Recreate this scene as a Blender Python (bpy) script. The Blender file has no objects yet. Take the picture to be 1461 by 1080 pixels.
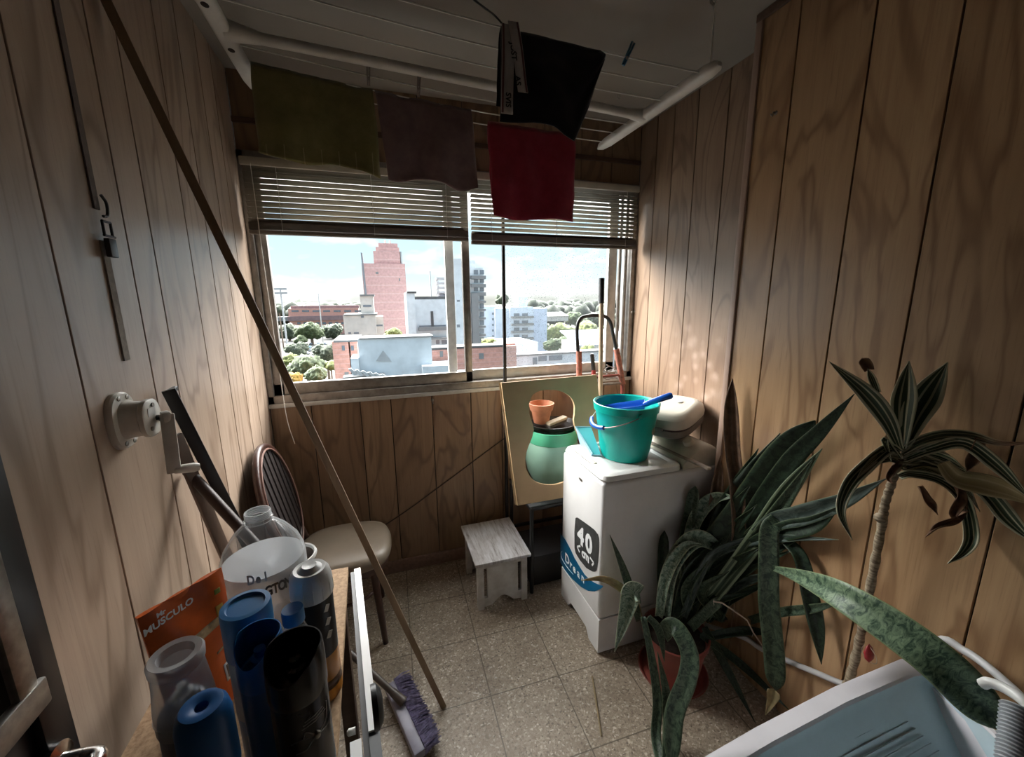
import bpy, bmesh, math, random
from math import sin, cos, pi, radians, sqrt
from mathutils import Vector, Matrix, noise
random.seed(7)
C = bpy.context.scene
COL = C.collection
W, H = 1461, 1080
V = Vector

# ---------------------------------------------------------------- camera
F_PX, YAW, PITCH, ROLL, EYE = 570.0, radians(17.9), radians(11.2), radians(-0.58), 1.6
CAM = V((0, 0, EYE))
_F = V((sin(YAW)*cos(PITCH), cos(YAW)*cos(PITCH), -sin(PITCH)))
_R0 = V((cos(YAW), -sin(YAW), 0)); _U0 = _R0.cross(_F)
_R = _R0*cos(ROLL) + _U0*sin(ROLL); _U = -_R0*sin(ROLL) + _U0*cos(ROLL)
cam_d = bpy.data.cameras.new('camera'); cam = bpy.data.objects.new('camera', cam_d); COL.objects.link(cam)
cam.matrix_world = Matrix(((_R.x, _U.x, -_F.x, 0), (_R.y, _U.y, -_F.y, 0), (_R.z, _U.z, -_F.z, EYE), (0, 0, 0, 1)))
cam_d.sensor_fit = 'HORIZONTAL'; cam_d.sensor_width = 36; cam_d.lens = F_PX/W*36
cam_d.clip_start = 0.02; cam_d.clip_end = 3000
C.camera = cam

def ray(x, y): return _F*F_PX + _R*(x-W/2) - _U*(y-H/2)
def at(x, y, X=None, Y=None, Z=None, d=None):
    """the point of the place seen at a photo pixel, on the plane X=, Y= or Z= or at depth d"""
    r = ray(x, y)
    if X is not None: t = (X-CAM.x)/r.x
    elif Y is not None: t = (Y-CAM.y)/r.y
    elif Z is not None: t = (Z-CAM.z)/r.z
    else: t = d/F_PX
    return CAM + r*t
def depth(p): return (V(p)-CAM).dot(_F)
def zrow(p, py):
    """height over the spot p at which it is seen on photo row py"""
    v0 = V((p[0], p[1], 0))-CAM; k = (H/2-py)/F_PX
    return (k*v0.dot(_F)-v0.dot(_U))/(_U.z-k*_F.z)

# ---------------------------------------------------------------- materials
def nodes(name):
    m = bpy.data.materials.new(name); m.use_nodes = True
    nt = m.node_tree; b = nt.nodes['Principled BSDF']
    return m, nt, b
def N(nt, t, **k):
    n = nt.nodes.new(t)
    for a, v in k.items():
        if a in n.inputs: n.inputs[a].default_value = v
        else: setattr(n, a, v)
    return n
def ramp(nt, fac, stops):
    r = nt.nodes.new('ShaderNodeValToRGB'); e = r.color_ramp.elements
    while len(e) < len(stops): e.new(.5)
    for i, (p, c) in enumerate(stops):
        e[i].position = p; e[i].color = (*c, 1) if len(c) == 3 else c
    nt.links.new(fac, r.inputs[0]); return r
def math_(nt, op, a, b=None, c=None, clamp=False):
    n = nt.nodes.new('ShaderNodeMath'); n.operation = op; n.use_clamp = clamp
    for i, v in enumerate((a, b, c)):
        if v is None: continue
        if isinstance(v, (int, float)): n.inputs[i].default_value = v
        else: nt.links.new(v, n.inputs[i])
    return n.outputs[0]
def mixc(nt, fac, a, b, mode='MIX'):
    n = nt.nodes.new('ShaderNodeMix'); n.data_type = 'RGBA'; n.blend_type = mode
    for k, v in ((0, fac), (6, a), (7, b)):
        if isinstance(v, (int, float)): n.inputs[k].default_value = v
        elif isinstance(v, (tuple, list)): n.inputs[k].default_value = (*v, 1) if len(v) == 3 else v
        else: nt.links.new(v, n.inputs[k])
    return n.outputs[2]
def tex(nt, kind='Object'): return nt.nodes.new('ShaderNodeTexCoord').outputs[kind]
def mapping(nt, vec, scale=(1, 1, 1), rot=(0, 0, 0), loc=(0, 0, 0)):
    n = N(nt, 'ShaderNodeMapping'); n.inputs['Scale'].default_value = scale
    n.inputs['Rotation'].default_value = rot; n.inputs['Location'].default_value = loc
    nt.links.new(vec, n.inputs[0]); return n.outputs[0]
def noise_(nt, vec, scale=5, detail=4, rough=.55, dist=0):
    n = N(nt, 'ShaderNodeTexNoise', Scale=scale, Detail=detail, Roughness=rough, Distortion=dist)
    nt.links.new(vec, n.inputs['Vector']); return n.outputs[0]
def bump(nt, b, h, strength=.2, dist=.002):
    n = N(nt, 'ShaderNodeBump', Strength=strength, Distance=dist)
    nt.links.new(h, n.inputs['Height']); nt.links.new(n.outputs[0], b.inputs['Normal'])

def plain(name, col, rough=.5, metal=0., var=.12, vs=14, spec=.5, bmp=0., coat=0., col2=None):
    m, nt, b = nodes(name)
    t = tex(nt); n = noise_(nt, t, vs, 5, .6)
    c2 = col2 or tuple(max(0, c*(1-var*2.2)) for c in col)
    r = ramp(nt, n, [(.32, c2), (.62, col)])
    nt.links.new(r.outputs[0], b.inputs['Base Color'])
    b.inputs['Roughness'].default_value = rough; b.inputs['Metallic'].default_value = metal
    b.inputs['Specular IOR Level'].default_value = spec; b.inputs['Coat Weight'].default_value = coat
    if bmp: bump(nt, b, noise_(nt, t, vs*8, 3), bmp)
    return m

def panel_wood(name, light, dark, line, gloss=.38, stain=None):
    """printed wood-grain wall boarding: every board its own piece of grain"""
    m, nt, b = nodes(name)
    t = tex(nt); g = nt.nodes.new('ShaderNodeNewGeometry').outputs['Random Per Island']
    off = N(nt, 'ShaderNodeCombineXYZ')
    for i, k in enumerate((37., 53., 11.)): nt.links.new(math_(nt, 'MULTIPLY', g, k), off.inputs[i])
    add = N(nt, 'ShaderNodeVectorMath', operation='ADD'); nt.links.new(t, add.inputs[0]); nt.links.new(off.outputs[0], add.inputs[1])
    p = add.outputs[0]
    big = noise_(nt, mapping(nt, p, (3.6, 3.6, .85)), 1., 3, .45, .9)
    rings = math_(nt, 'MULTIPLY_ADD', math_(nt, 'SINE', math_(nt, 'MULTIPLY', big, 46.)), .5, .5)
    fine = noise_(nt, mapping(nt, p, (70, 70, 2.2)), 1., 5, .65)
    pores = noise_(nt, mapping(nt, p, (230, 230, 9)), 1., 2, .5)
    tone = noise_(nt, mapping(nt, p, (6, 6, 1.1)), 1., 4, .6, .4)
    c = ramp(nt, tone, [(.25, dark), (.7, light)]).outputs[0]
    c = mixc(nt, math_(nt, 'MULTIPLY', math_(nt, 'POWER', rings, 6.), .78), c, line)
    c = mixc(nt, math_(nt, 'MULTIPLY', math_(nt, 'SUBTRACT', .62, fine, clamp=True), 1.6, clamp=True), c, dark)
    c = mixc(nt, math_(nt, 'MULTIPLY', math_(nt, 'SUBTRACT', .42, pores, clamp=True), 2.2, clamp=True), c, line)
    streak = noise_(nt, mapping(nt, p, (22, 22, .9)), 1., 4, .7, .8)
    c = mixc(nt, math_(nt, 'MULTIPLY', math_(nt, 'SUBTRACT', .44, streak, clamp=True), 3.2, clamp=True), c, line)
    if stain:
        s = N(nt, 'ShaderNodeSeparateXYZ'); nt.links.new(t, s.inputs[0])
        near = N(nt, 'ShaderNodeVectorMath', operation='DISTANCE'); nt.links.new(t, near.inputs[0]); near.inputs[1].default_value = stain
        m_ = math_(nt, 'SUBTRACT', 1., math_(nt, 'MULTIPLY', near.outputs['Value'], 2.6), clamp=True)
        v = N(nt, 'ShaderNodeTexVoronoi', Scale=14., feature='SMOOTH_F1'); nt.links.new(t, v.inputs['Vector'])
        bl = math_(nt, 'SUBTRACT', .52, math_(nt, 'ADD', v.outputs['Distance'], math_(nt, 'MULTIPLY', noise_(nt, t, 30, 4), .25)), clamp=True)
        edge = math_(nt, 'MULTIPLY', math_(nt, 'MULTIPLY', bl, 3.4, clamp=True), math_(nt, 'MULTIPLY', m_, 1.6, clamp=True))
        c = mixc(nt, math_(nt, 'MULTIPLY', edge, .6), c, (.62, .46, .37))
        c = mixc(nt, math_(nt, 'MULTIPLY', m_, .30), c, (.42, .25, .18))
    hue = mixc(nt, .16, c, ramp(nt, g, [(0, tuple(x*.72 for x in dark)), (1, tuple(min(1, x*1.25) for x in light))]).outputs[0])
    nt.links.new(hue, b.inputs['Base Color'])
    b.inputs['Roughness'].default_value = gloss; b.inputs['Specular IOR Level'].default_value = .6
    bump(nt, b, fine, .12, .001)
    return m

def wood(name, light, dark, scale=1., rough=.45, axis='Z'):
    m, nt, b = nodes(name)
    s = {'Z': (40, 40, 3), 'X': (3, 40, 40), 'Y': (40, 3, 40)}[axis]
    n = noise_(nt, mapping(nt, tex(nt), tuple(k*scale for k in s)), 1., 5, .6, .5)
    nt.links.new(ramp(nt, n, [(.3, dark), (.7, light)]).outputs[0], b.inputs['Base Color'])
    b.inputs['Roughness'].default_value = rough
    bump(nt, b, n, .15, .001)
    return m

def terrazzo(name):
    m, nt, b = nodes(name)
    p = mapping(nt, tex(nt), rot=(0, 0, radians(1.2)))
    w = N(nt, 'ShaderNodeVectorMath', operation='ADD')
    nz = N(nt, 'ShaderNodeTexNoise', Scale=60., Detail=2.); nt.links.new(p, nz.inputs['Vector'])
    sc = N(nt, 'ShaderNodeVectorMath', operation='SCALE'); sc.inputs['Scale'].default_value = .012
    nt.links.new(nz.outputs['Color'], sc.inputs[0]); nt.links.new(p, w.inputs[0]); nt.links.new(sc.outputs[0], w.inputs[1])
    v = N(nt, 'ShaderNodeTexVoronoi', Scale=150.); nt.links.new(w.outputs[0], v.inputs['Vector'])
    sep = N(nt, 'ShaderNodeSeparateColor'); nt.links.new(v.outputs['Color'], sep.inputs[0])
    chips = ramp(nt, sep.outputs[0], [(0., (.07, .05, .035)), (.10, (.22, .17, .12)), (.2, (.29, .23, .165)), (.55, (.37, .30, .22)), (.85, (.44, .365, .27)), (.93, (.66, .58, .46)), (1., (.86, .80, .70))]).outputs[0]
    v2 = N(nt, 'ShaderNodeTexVoronoi', Scale=400.); nt.links.new(w.outputs[0], v2.inputs['Vector'])
    sep2 = N(nt, 'ShaderNodeSeparateColor'); nt.links.new(v2.outputs['Color'], sep2.inputs[0])
    grit = ramp(nt, sep2.outputs[0], [(0., (.21, .17, .125)), (.6, (.38, .31, .24)), (1., (.60, .52, .42))]).outputs[0]
    c = mixc(nt, .36, chips, grit)
    dirt = noise_(nt, p, 5.5, 6, .65)
    c = mixc(nt, math_(nt, 'MULTIPLY', math_(nt, 'SUBTRACT', .56, dirt, clamp=True), 2.0, clamp=True), c, (.17, .13, .09))
    s = N(nt, 'ShaderNodeSeparateXYZ'); nt.links.new(p, s.inputs[0])
    def line(o, off, size=.302):
        f = math_(nt, 'FRACT', math_(nt, 'DIVIDE', math_(nt, 'SUBTRACT', o, off), size))
        e = math_(nt, 'MINIMUM', f, math_(nt, 'SUBTRACT', 1., f))
        return math_(nt, 'LESS_THAN', e, .0078)
    g = math_(nt, 'MAXIMUM', line(s.outputs[0], .322-.0275), line(s.outputs[1], 1.331))
    c = mixc(nt, math_(nt, 'MULTIPLY', g, .8), c, (.10, .078, .055))
    nt.links.new(c, b.inputs['Base Color'])
    b.inputs['Roughness'].default_value = .48
    bump(nt, b, math_(nt, 'SUBTRACT', 1., g), .3, .002)
    return m

def glass(name, tint=(1, 1, 1), gloss=.06, dirt=0.):
    m = bpy.data.materials.new(name); m.use_nodes = True; nt = m.node_tree
    out = nt.nodes['Material Output']; nt.nodes.remove(nt.nodes['Principled BSDF'])
    tr = N(nt, 'ShaderNodeBsdfTransparent', Color=(*tint, 1)); gl = N(nt, 'ShaderNodeBsdfGlossy', Roughness=.02)
    mx = N(nt, 'ShaderNodeMixShader'); lw = N(nt, 'ShaderNodeLayerWeight', Blend=.25)
    nt.links.new(math_(nt, 'MULTIPLY', lw.outputs['Fresnel'], gloss*3), mx.inputs[0])
    nt.links.new(tr.outputs[0], mx.inputs[1]); nt.links.new(gl.outputs[0], mx.inputs[2])
    last = mx.outputs[0]
    if dirt:
        v = N(nt, 'ShaderNodeTexVoronoi', Scale=110.); nt.links.new(tex(nt), v.inputs['Vector'])
        sp = N(nt, 'ShaderNodeSeparateColor'); nt.links.new(v.outputs['Color'], sp.inputs[0])
        spot = math_(nt, 'LESS_THAN', v.outputs['Distance'], math_(nt, 'MULTIPLY', sp.outputs[0], .36))
        big = noise_(nt, tex(nt), 3., 3)
        f = math_(nt, 'MULTIPLY', math_(nt, 'MULTIPLY', spot, math_(nt, 'MULTIPLY', big, 1.1)), dirt, clamp=True)
        df = N(nt, 'ShaderNodeBsdfTransparent', Color=(.50, .53, .55, 1))
        m2 = N(nt, 'ShaderNodeMixShader'); nt.links.new(f, m2.inputs[0]); nt.links.new(last, m2.inputs[1]); nt.links.new(df.outputs[0], m2.inputs[2])
        tl = N(nt, 'ShaderNodeBsdfTranslucent', Color=(.8, .83, .85, 1)); m3 = N(nt, 'ShaderNodeMixShader'); m3.inputs[0].default_value = .008
        nt.links.new(m2.outputs[0], m3.inputs[1]); nt.links.new(tl.outputs[0], m3.inputs[2]); last = m3.outputs[0]
    nt.links.new(last, out.inputs[0])
    return m

def clear(name, col=(.9, .92, .93), body=.12, rim=.75, rough=.08):
    """thin clear or milky plastic: see-through face on, glossy and denser at the rim"""
    m = bpy.data.materials.new(name); m.use_nodes = True; nt = m.node_tree
    out = nt.nodes['Material Output']; b = nt.nodes['Principled BSDF']
    b.inputs['Base Color'].default_value = (*col, 1); b.inputs['Roughness'].default_value = rough
    tr = N(nt, 'ShaderNodeBsdfTransparent', Color=(.96, .97, .98, 1)); mx = N(nt, 'ShaderNodeMixShader')
    lw = N(nt, 'ShaderNodeLayerWeight', Blend=.35)
    f = math_(nt, 'MULTIPLY_ADD', math_(nt, 'POWER', lw.outputs['Facing'], 2.2), rim-body, body, clamp=True)
    nt.links.new(f, mx.inputs[0]); nt.links.new(tr.outputs[0], mx.inputs[1]); nt.links.new(b.outputs[0], mx.inputs[2])
    nt.links.new(mx.outputs[0], out.inputs[0])
    return m

def snake_leaf(name, dark=(.012, .03, .016), light=(.12, .2, .12), edge=(.16, .2, .09), k=1.):
    m, nt, b = nodes(name)
    uv = tex(nt, 'UV'); s = N(nt, 'ShaderNodeSeparateXYZ'); nt.links.new(uv, s.inputs[0])
    n = noise_(nt, mapping(nt, uv, (3.2, 30*k, 1)), 1., 5, .7, 1.0)
    c = ramp(nt, n, [(.40, dark), (.60, light)]).outputs[0]
    e = math_(nt, 'GREATER_THAN', math_(nt, 'ABSOLUTE', math_(nt, 'SUBTRACT', s.outputs[0], .5)), .47)
    c = mixc(nt, math_(nt, 'MULTIPLY', e, .75), c, edge)
    nt.links.new(c, b.inputs['Base Color']); b.inputs['Roughness'].default_value = .46
    b.inputs['Specular IOR Level'].default_value = .3
    bump(nt, b, n, .1, .001)
    return m
def striped_leaf(name, green, cream, bands=(.16, .24, .42), dry=None):
    m, nt, b = nodes(name)
    uv = tex(nt, 'UV'); s = N(nt, 'ShaderNodeSeparateXYZ'); nt.links.new(uv, s.inputs[0])
    n = noise_(nt, mapping(nt, uv, (10, 2, 1)), 1., 3)
    a = math_(nt, 'MULTIPLY_ADD', n, .05, math_(nt, 'ABSOLUTE', math_(nt, 'SUBTRACT', s.outputs[0], .5)))
    r = ramp(nt, a, [(0, green), (bands[0]+.02, green), (bands[0]+.035, cream), (bands[1]+.02, cream), (bands[1]+.04, green), (bands[2]+.02, green), (bands[2]+.04, cream)])
    r.color_ramp.interpolation = 'LINEAR'
    c = r.outputs[0]
    streak = noise_(nt, mapping(nt, uv, (40, 2, 1)), 1., 3)
    c = mixc(nt, math_(nt, 'MULTIPLY', streak, .35), c, tuple(x*.5 for x in green))
    if dry:
        c = mixc(nt, math_(nt, 'MULTIPLY', math_(nt, 'SUBTRACT', s.outputs[1], dry[0], clamp=True), dry[1], clamp=True), c, dry[2])
    nt.links.new(c, b.inputs['Base Color']); b.inputs['Roughness'].default_value = .45
    return m

# ---------------------------------------------------------------- mesh builders
def bm_(): return bmesh.new()
def frame(z):
    z = V(z).normalized(); a = V((0, 0, 1)) if abs(z.z) < .9 else V((1, 0, 0))
    x = a.cross(z).normalized(); return x, z.cross(x), z
def box(bm, lo, hi, bev=0., seg=2, M=None):
    lo, hi = V(lo), V(hi)
    r = bmesh.ops.create_cube(bm, size=1.); vs = r['verts']
    for v in vs: v.co = V((lo.x+(v.co.x+.5)*(hi.x-lo.x), lo.y+(v.co.y+.5)*(hi.y-lo.y), lo.z+(v.co.z+.5)*(hi.z-lo.z)))
    fs = {f for v in vs for f in v.link_faces}
    if bev:
        es = list({e for v in vs for e in v.link_edges})
        o = bmesh.ops.bevel(bm, geom=es+vs, offset=bev, segments=seg, profile=.5, affect='EDGES', clamp_overlap=True)
        fs = set(o['faces']); vs = list({v for f in fs for v in f.verts} | {v for v in vs if v.is_valid})
    if M is not None:
        for v in vs: v.co = M @ v.co
    return vs
def bar(bm, a, b, w, h, up=(0, 0, 1), bev=0.):
    """a straight bar of w x h section from a to b"""
    a, b = V(a), V(b); z = (b-a); L = z.length; z.normalize()
    u = V(up); x = u.cross(z)
    if x.length < 1e-4: x = V((1, 0, 0)).cross(z)
    x.normalize(); y = z.cross(x)
    M = Matrix(((x.x, y.x, z.x, a.x), (x.y, y.y, z.y, a.y), (x.z, y.z, z.z, a.z), (0, 0, 0, 1)))
    return box(bm, (-w/2, -h/2, 0), (w/2, h/2, L), bev, 2, M)
def smooth_path(pts, n=8):
    pts = [V(p) for p in pts]
    if len(pts) < 3: return pts
    q = [pts[0]*2-pts[1]]+pts+[pts[-1]*2-pts[-2]]; out = []
    for i in range(1, len(q)-2):
        p0, p1, p2, p3 = q[i-1:i+3]
        for k in range(n):
            t = k/n
            out.append(.5*((2*p1)+(p2-p0)*t+(2*p0-5*p1+4*p2-p3)*t*t+(3*p1-p0-3*p2+p3)*t*t*t))
    out.append(pts[-1]); return out
def tube(bm, pts, r, seg=10, cap=True, closed=False):
    pts = [V(p) for p in pts]; n = len(pts)
    rs = r if isinstance(r, (list, tuple)) else [r]*n
    if len(rs) != n: rs = [rs[min(len(rs)-1, int(i/(n-1)*(len(rs)-1)))]*(1-((i/(n-1)*(len(rs)-1)) % 1))+rs[min(len(rs)-1, int(i/(n-1)*(len(rs)-1))+1)]*((i/(n-1)*(len(rs)-1)) % 1) for i in range(n)]
    rings = []; x = None
    for i, p in enumerate(pts):
        if closed: t = (pts[(i+1) % n]-pts[i-1]).normalized()
        else: t = (pts[min(i+1, n-1)]-pts[max(i-1, 0)]).normalized()
        if x is None: x, y, _ = frame(t)
        else:
            x = (x-t*x.dot(t))
            if x.length < 1e-6: x, y, _ = frame(t)
            x.normalize()
        y = t.cross(x)
        rings.append([bm.verts.new(p+(x*cos(2*pi*k/seg)+y*sin(2*pi*k/seg))*rs[i]) for k in range(seg)])
    for i in range(n if closed else n-1):
        a, b = rings[i], rings[(i+1) % n]
        for k in range(seg): bm.faces.new((a[k], a[(k+1) % seg], b[(k+1) % seg], b[k]))
    if cap and not closed:
        bm.faces.new(rings[0][::-1]); bm.faces.new(rings[-1])
    return rings
def lathe(bm, prof, c=(0, 0, 0), axis=(0, 0, 1), seg=32, cap0=True, cap1=True, sx=1., sy=1., fn=None):
    """prof: (radius, height) pairs about axis through c"""
    c = V(c); x, y, z = frame(axis)
    if abs(V(axis).normalized().z) > .99: x, y = V((1, 0, 0)), V((0, 1, 0))*(1 if V(axis).z > 0 else -1)
    rings = []
    for r, h in prof:
        rg = []
        for k in range(seg):
            a = 2*pi*k/seg; hh = h+(fn(a, r, h) if fn else 0)
            rg.append(bm.verts.new(c+x*cos(a)*r*sx+y*sin(a)*r*sy+z*hh))
        rings.append(rg)
    for a, b in zip(rings, rings[1:]):
        for k in range(seg): bm.faces.new((a[k], a[(k+1) % seg], b[(k+1) % seg], b[k]))
    if cap0: bm.faces.new(rings[0][::-1])
    if cap1: bm.faces.new(rings[-1])
    return rings
def prism(bm, pts, vec, holes=()):
    """extrude a planar outline by vec; holes are outlines bridged in"""
    vec = V(vec)
    if not holes:
        a = [bm.verts.new(V(p)) for p in pts]; b = [bm.verts.new(V(p)+vec) for p in pts]; n = len(a)
        bm.faces.new(a); bm.faces.new(b[::-1])
        for i in range(n): bm.faces.new((a[i], b[i], b[(i+1) % n], a[(i+1) % n]))
        return
    for off in (V(), vec):
        es = []
        for loop in (pts, *holes):
            vs = [bm.verts.new(V(p)+off) for p in loop]
            es += [bm.edges.new((vs[i], vs[(i+1) % len(vs)])) for i in range(len(vs))]
        bmesh.ops.triangle_fill(bm, edges=es, use_beauty=True, use_dissolve=False)
    for loop in (pts, *holes):
        a = [bm.verts.new(V(p)) for p in loop]; b = [bm.verts.new(V(p)+vec) for p in loop]; n = len(a)
        for i in range(n): bm.faces.new((a[i], b[i], b[(i+1) % n], a[(i+1) % n]))
    bmesh.ops.remove_doubles(bm, verts=bm.verts[:], dist=1e-5)
def superell(cx, cy, rx, ry, e=2., n=40):
    out = []
    for k in range(n):
        a = 2*pi*k/n; c_, s_ = cos(a), sin(a)
        out.append((cx+rx*math.copysign(abs(c_)**(2/e), c_), cy+ry*math.copysign(abs(s_)**(2/e), s_)))
    return out
def loft(bm, loops, cap0=True, cap1=True):
    rings = [[bm.verts.new(V(p)) for p in L] for L in loops]; n = len(rings[0])
    for a, b in zip(rings, rings[1:]):
        for k in range(n): bm.faces.new((a[k], a[(k+1) % n], b[(k+1) % n], b[k]))
    if cap0: bm.faces.new(rings[0][::-1])
    if cap1: bm.faces.new(rings[-1])

def leaf_mesh(pts, w, face=None, ease=1., fold=.25, base=.7, peak=.45, tip=1., n=9, blunt=False, twist=0.):
    """a strap leaf along pts, UV u across, v along"""
    bm = bm_(); uvl = bm.loops.layers.uv.new('UVMap')
    P = smooth_path(pts, n); m = len(P); rows = []
    for i, p in enumerate(P):
        t = i/(m-1); tan = (P[min(i+1, m-1)]-P[max(i-1, 0)]).normalized()
        nv = V(face) if face is not None else (CAM-p).normalized()
        side = tan.cross(nv)
        if side.length < 1e-4: side = tan.cross(V((0, 0, 1)))
        side.normalize(); nn = side.cross(tan).normalized()
        if twist:
            q = Matrix.Rotation(twist*(t-.5), 3, tan); side = q @ side; nn = q @ nn
        if t < peak: k = base+(1-base)*sin(t/peak*pi/2)**ease
        else:
            u = (t-peak)/(1-peak); k = (1-u**(1.7 if not blunt else 7)) if u < 1 else 0
            k = max(k, .03)
        row = []
        for j in range(7):
            s = (j/6-.5)*2
            row.append((p+side*s*w/2*k+nn*(abs(s)-.5)*w*fold*k, j/6, t))
        rows.append(row)
    vr = [[bm.verts.new(c[0]) for c in r] for r in rows]
    for i in range(m-1):
        for j in range(6):
            f = bm.faces.new((vr[i][j], vr[i][j+1], vr[i+1][j+1], vr[i+1][j]))
            for l, (a, b) in zip(f.loops, ((i, j), (i, j+1), (i+1, j+1), (i+1, j))): l[uvl].uv = (rows[a][b][1], rows[a][b][2])
    return bm

# ---------------------------------------------------------------- scene objects
def org(o):
    p = V()
    while o is not None: p += o.location; o = o.parent
    return p
def finish(me, ang=38):
    for p in me.polygons: p.use_smooth = True
    me.set_sharp_from_angle(angle=radians(ang))
def obj(name, bm, mat, parent=None, ang=38, solid=0., fix=True):
    """link bm as ONE mesh object, built in world coordinates; its origin sits at the parent's"""
    if parent is not None:
        bmesh.ops.translate(bm, verts=bm.verts[:], vec=-org(parent))
    if fix: bmesh.ops.recalc_face_normals(bm, faces=bm.faces[:])
    me = bpy.data.meshes.new(name); bm.to_mesh(me); bm.free()
    for m in (mat if isinstance(mat, (list, tuple)) else [mat]): me.materials.append(m)
    finish(me, ang)
    o = bpy.data.objects.new(name, me); COL.objects.link(o)
    if parent is not None: o.parent = parent
    if solid:
        s = o.modifiers.new('thickness', 'SOLIDIFY'); s.thickness = solid; s.offset = 0
    return o
def recentre(o, base):
    """move a parentless mesh's origin to its base"""
    base = V(base); o.data.transform(Matrix.Translation(-base)); o.location = base; return o
def tag(o, label, cat, group=None, kind=None):
    o['label'] = label; o['category'] = cat
    if group: o['group'] = group
    if kind: o['kind'] = kind
    return o
def thing(name, label, cat, loc, group=None):
    o = bpy.data.objects.new(name, None); COL.objects.link(o); o.location = V(loc); o.empty_display_size = .05
    return tag(o, label, cat, group)
def single(name, bm, mat, label, cat, base, group=None, **k):
    return recentre(tag(obj(name, bm, mat, None, **k), label, cat, group), base)
def struct(name, bm, mat, label, cat, parent=None, **k):
    o = obj(name, bm, mat, parent, **k)
    if parent is None: tag(o, label, cat, kind='structure')
    return o
def copy_tree(o, parent=None):
    c = o.copy(); COL.objects.link(c)
    if parent is not None: c.parent = parent
    for ch in list(o.children): copy_tree(ch, c)
    return c
def text_bm(s, size, M, ext=.0004, bold=0.):
    cu = bpy.data.curves.new('lettering', 'FONT'); cu.body = s; cu.size = size; cu.extrude = ext; cu.offset = bold
    cu.align_x = 'CENTER'; cu.align_y = 'CENTER'; cu.resolution_u = 3
    t = bpy.data.objects.new('lettering', cu); COL.objects.link(t)
    dg = bpy.context.evaluated_depsgraph_get(); dg.update()
    me = bpy.data.meshes.new_from_object(t.evaluated_get(dg))
    bm = bm_(); bm.from_mesh(me); bm.transform(M)
    bpy.data.objects.remove(t); bpy.data.curves.remove(cu); bpy.data.meshes.remove(me)
    return bm
def basis(x, y, o):
    x = V(x).normalized(); y = V(y); y = (y-x*y.dot(x)).normalized(); z = x.cross(y)
    return Matrix(((x.x, y.x, z.x, o[0]), (x.y, y.y, z.y, o[1]), (x.z, y.z, z.z, o[2]), (0, 0, 0, 1)))
# ================================================================ materials of the room
M = {}
M['wood_left'] = panel_wood('panelling_left', (.46, .35, .27), (.32, .23, .165), (.16, .10, .065))
M['wood_right'] = panel_wood('panelling_right', (.56, .37, .205), (.38, .225, .115), (.19, .09, .04), .31)
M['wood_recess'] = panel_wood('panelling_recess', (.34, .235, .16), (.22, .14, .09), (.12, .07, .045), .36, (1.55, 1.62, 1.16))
M['wood_back_shaded'] = panel_wood('panelling_back_shaded', (.36, .235, .145), (.22, .13, .075), (.11, .06, .035), .4)  # darker board colours: the back wall's shade is put into the wood
M['groove'] = plain('groove_shadow_gap', (.02, .012, .009), .8, var=.05)
M['floor'] = terrazzo('terrazzo_tiles')
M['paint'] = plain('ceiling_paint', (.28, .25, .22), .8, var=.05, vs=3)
M['plaster'] = plain('rear_wall_paint', (.09, .08, .07), .8, var=.05, vs=3)
M['skirting'] = plain('skirting_tile', (.30, .19, .15), .4, var=.15, vs=50)
M['strip'] = wood('corner_strip_wood', (.50, .36, .29), (.36, .24, .18), 1, .4)
M['dark_trim'] = wood('dark_trim_wood', (.13, .075, .05), (.07, .04, .028), 1, .5, 'X')
M['alu'] = plain('weathered_aluminium', (.36, .335, .31), .42, .55, .16, 22)
M['alu_light'] = plain('pale_aluminium', (.62, .62, .60), .4, .3, .1, 22)
M['glass'] = glass('window_glass')
M['glass_dirty'] = glass('speckled_window_glass', (.97, .98, .98), .06, 1.)
M['blind'] = plain('blind_slat_paint', (.27, .245, .19), .4, 0, .08, 8)
M['blind_rail'] = plain('blind_rail_paint', (.20, .165, .13), .45, 0, .1, 10)
M['cord'] = plain('cord', (.72, .70, .64), .7, var=.05)
M['black'] = plain('black_paint', (.012, .012, .013), .38, 0, .1, 30)
M['black_plastic'] = plain('black_plastic', (.018, .018, .02), .42, 0, .1, 30)
M['white_plastic'] = plain('white_plastic', (.78, .78, .76), .35, 0, .05, 8)
M['white_enamel'] = plain('white_enamel', (.80, .80, .79), .28, 0, .04, 5, coat=.2)
M['cream_plastic'] = plain('cream_plastic', (.62, .575, .47), .4, 0, .09, 10)
M['chrome'] = plain('chrome', (.62, .62, .60), .18, 1., .05)
M['steel'] = plain('dull_steel', (.36, .34, .31), .4, .9, .2, 30)

# ================================================================ shell
XL, XR, XF, YB, ZC, YS = -.57, 1.555, 1.38, 2.25, 2.6, 1.31
ZW0, ZW1, YR = 1.085, 2.275, -1.2
def boards(axis, edges, fixed, z0, z1, t=.009, gap=.0045):
    """boards between the given groove positions; fixed = (face, direction of the wall behind)"""
    bm = bm_()
    f, s = fixed
    for a, b in zip(edges, edges[1:]):
        lo, hi = a+gap/2, b-gap/2
        p, q = sorted((f, f+s*t))
        if axis == 'Y': box(bm, (p, lo, z0), (q, hi, z1), .0012, 1)
        else: box(bm, (lo, p, z0), (hi, q, z1), .0012, 1)
    return bm
w = struct('floor', (lambda b: (box(b, (-.72, YR-.1, -.2), (1.75, 2.42, 0)), b)[1])(bm_()), M['floor'], 'speckled terrazzo tile floor with dark joints', 'floor')
w = struct('ceiling', (lambda b: (box(b, (-.72, YR-.1, ZC), (1.75, 2.42, ZC+.15)), b)[1])(bm_()), M['paint'], 'off-white painted ceiling above the airer', 'ceiling')
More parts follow.
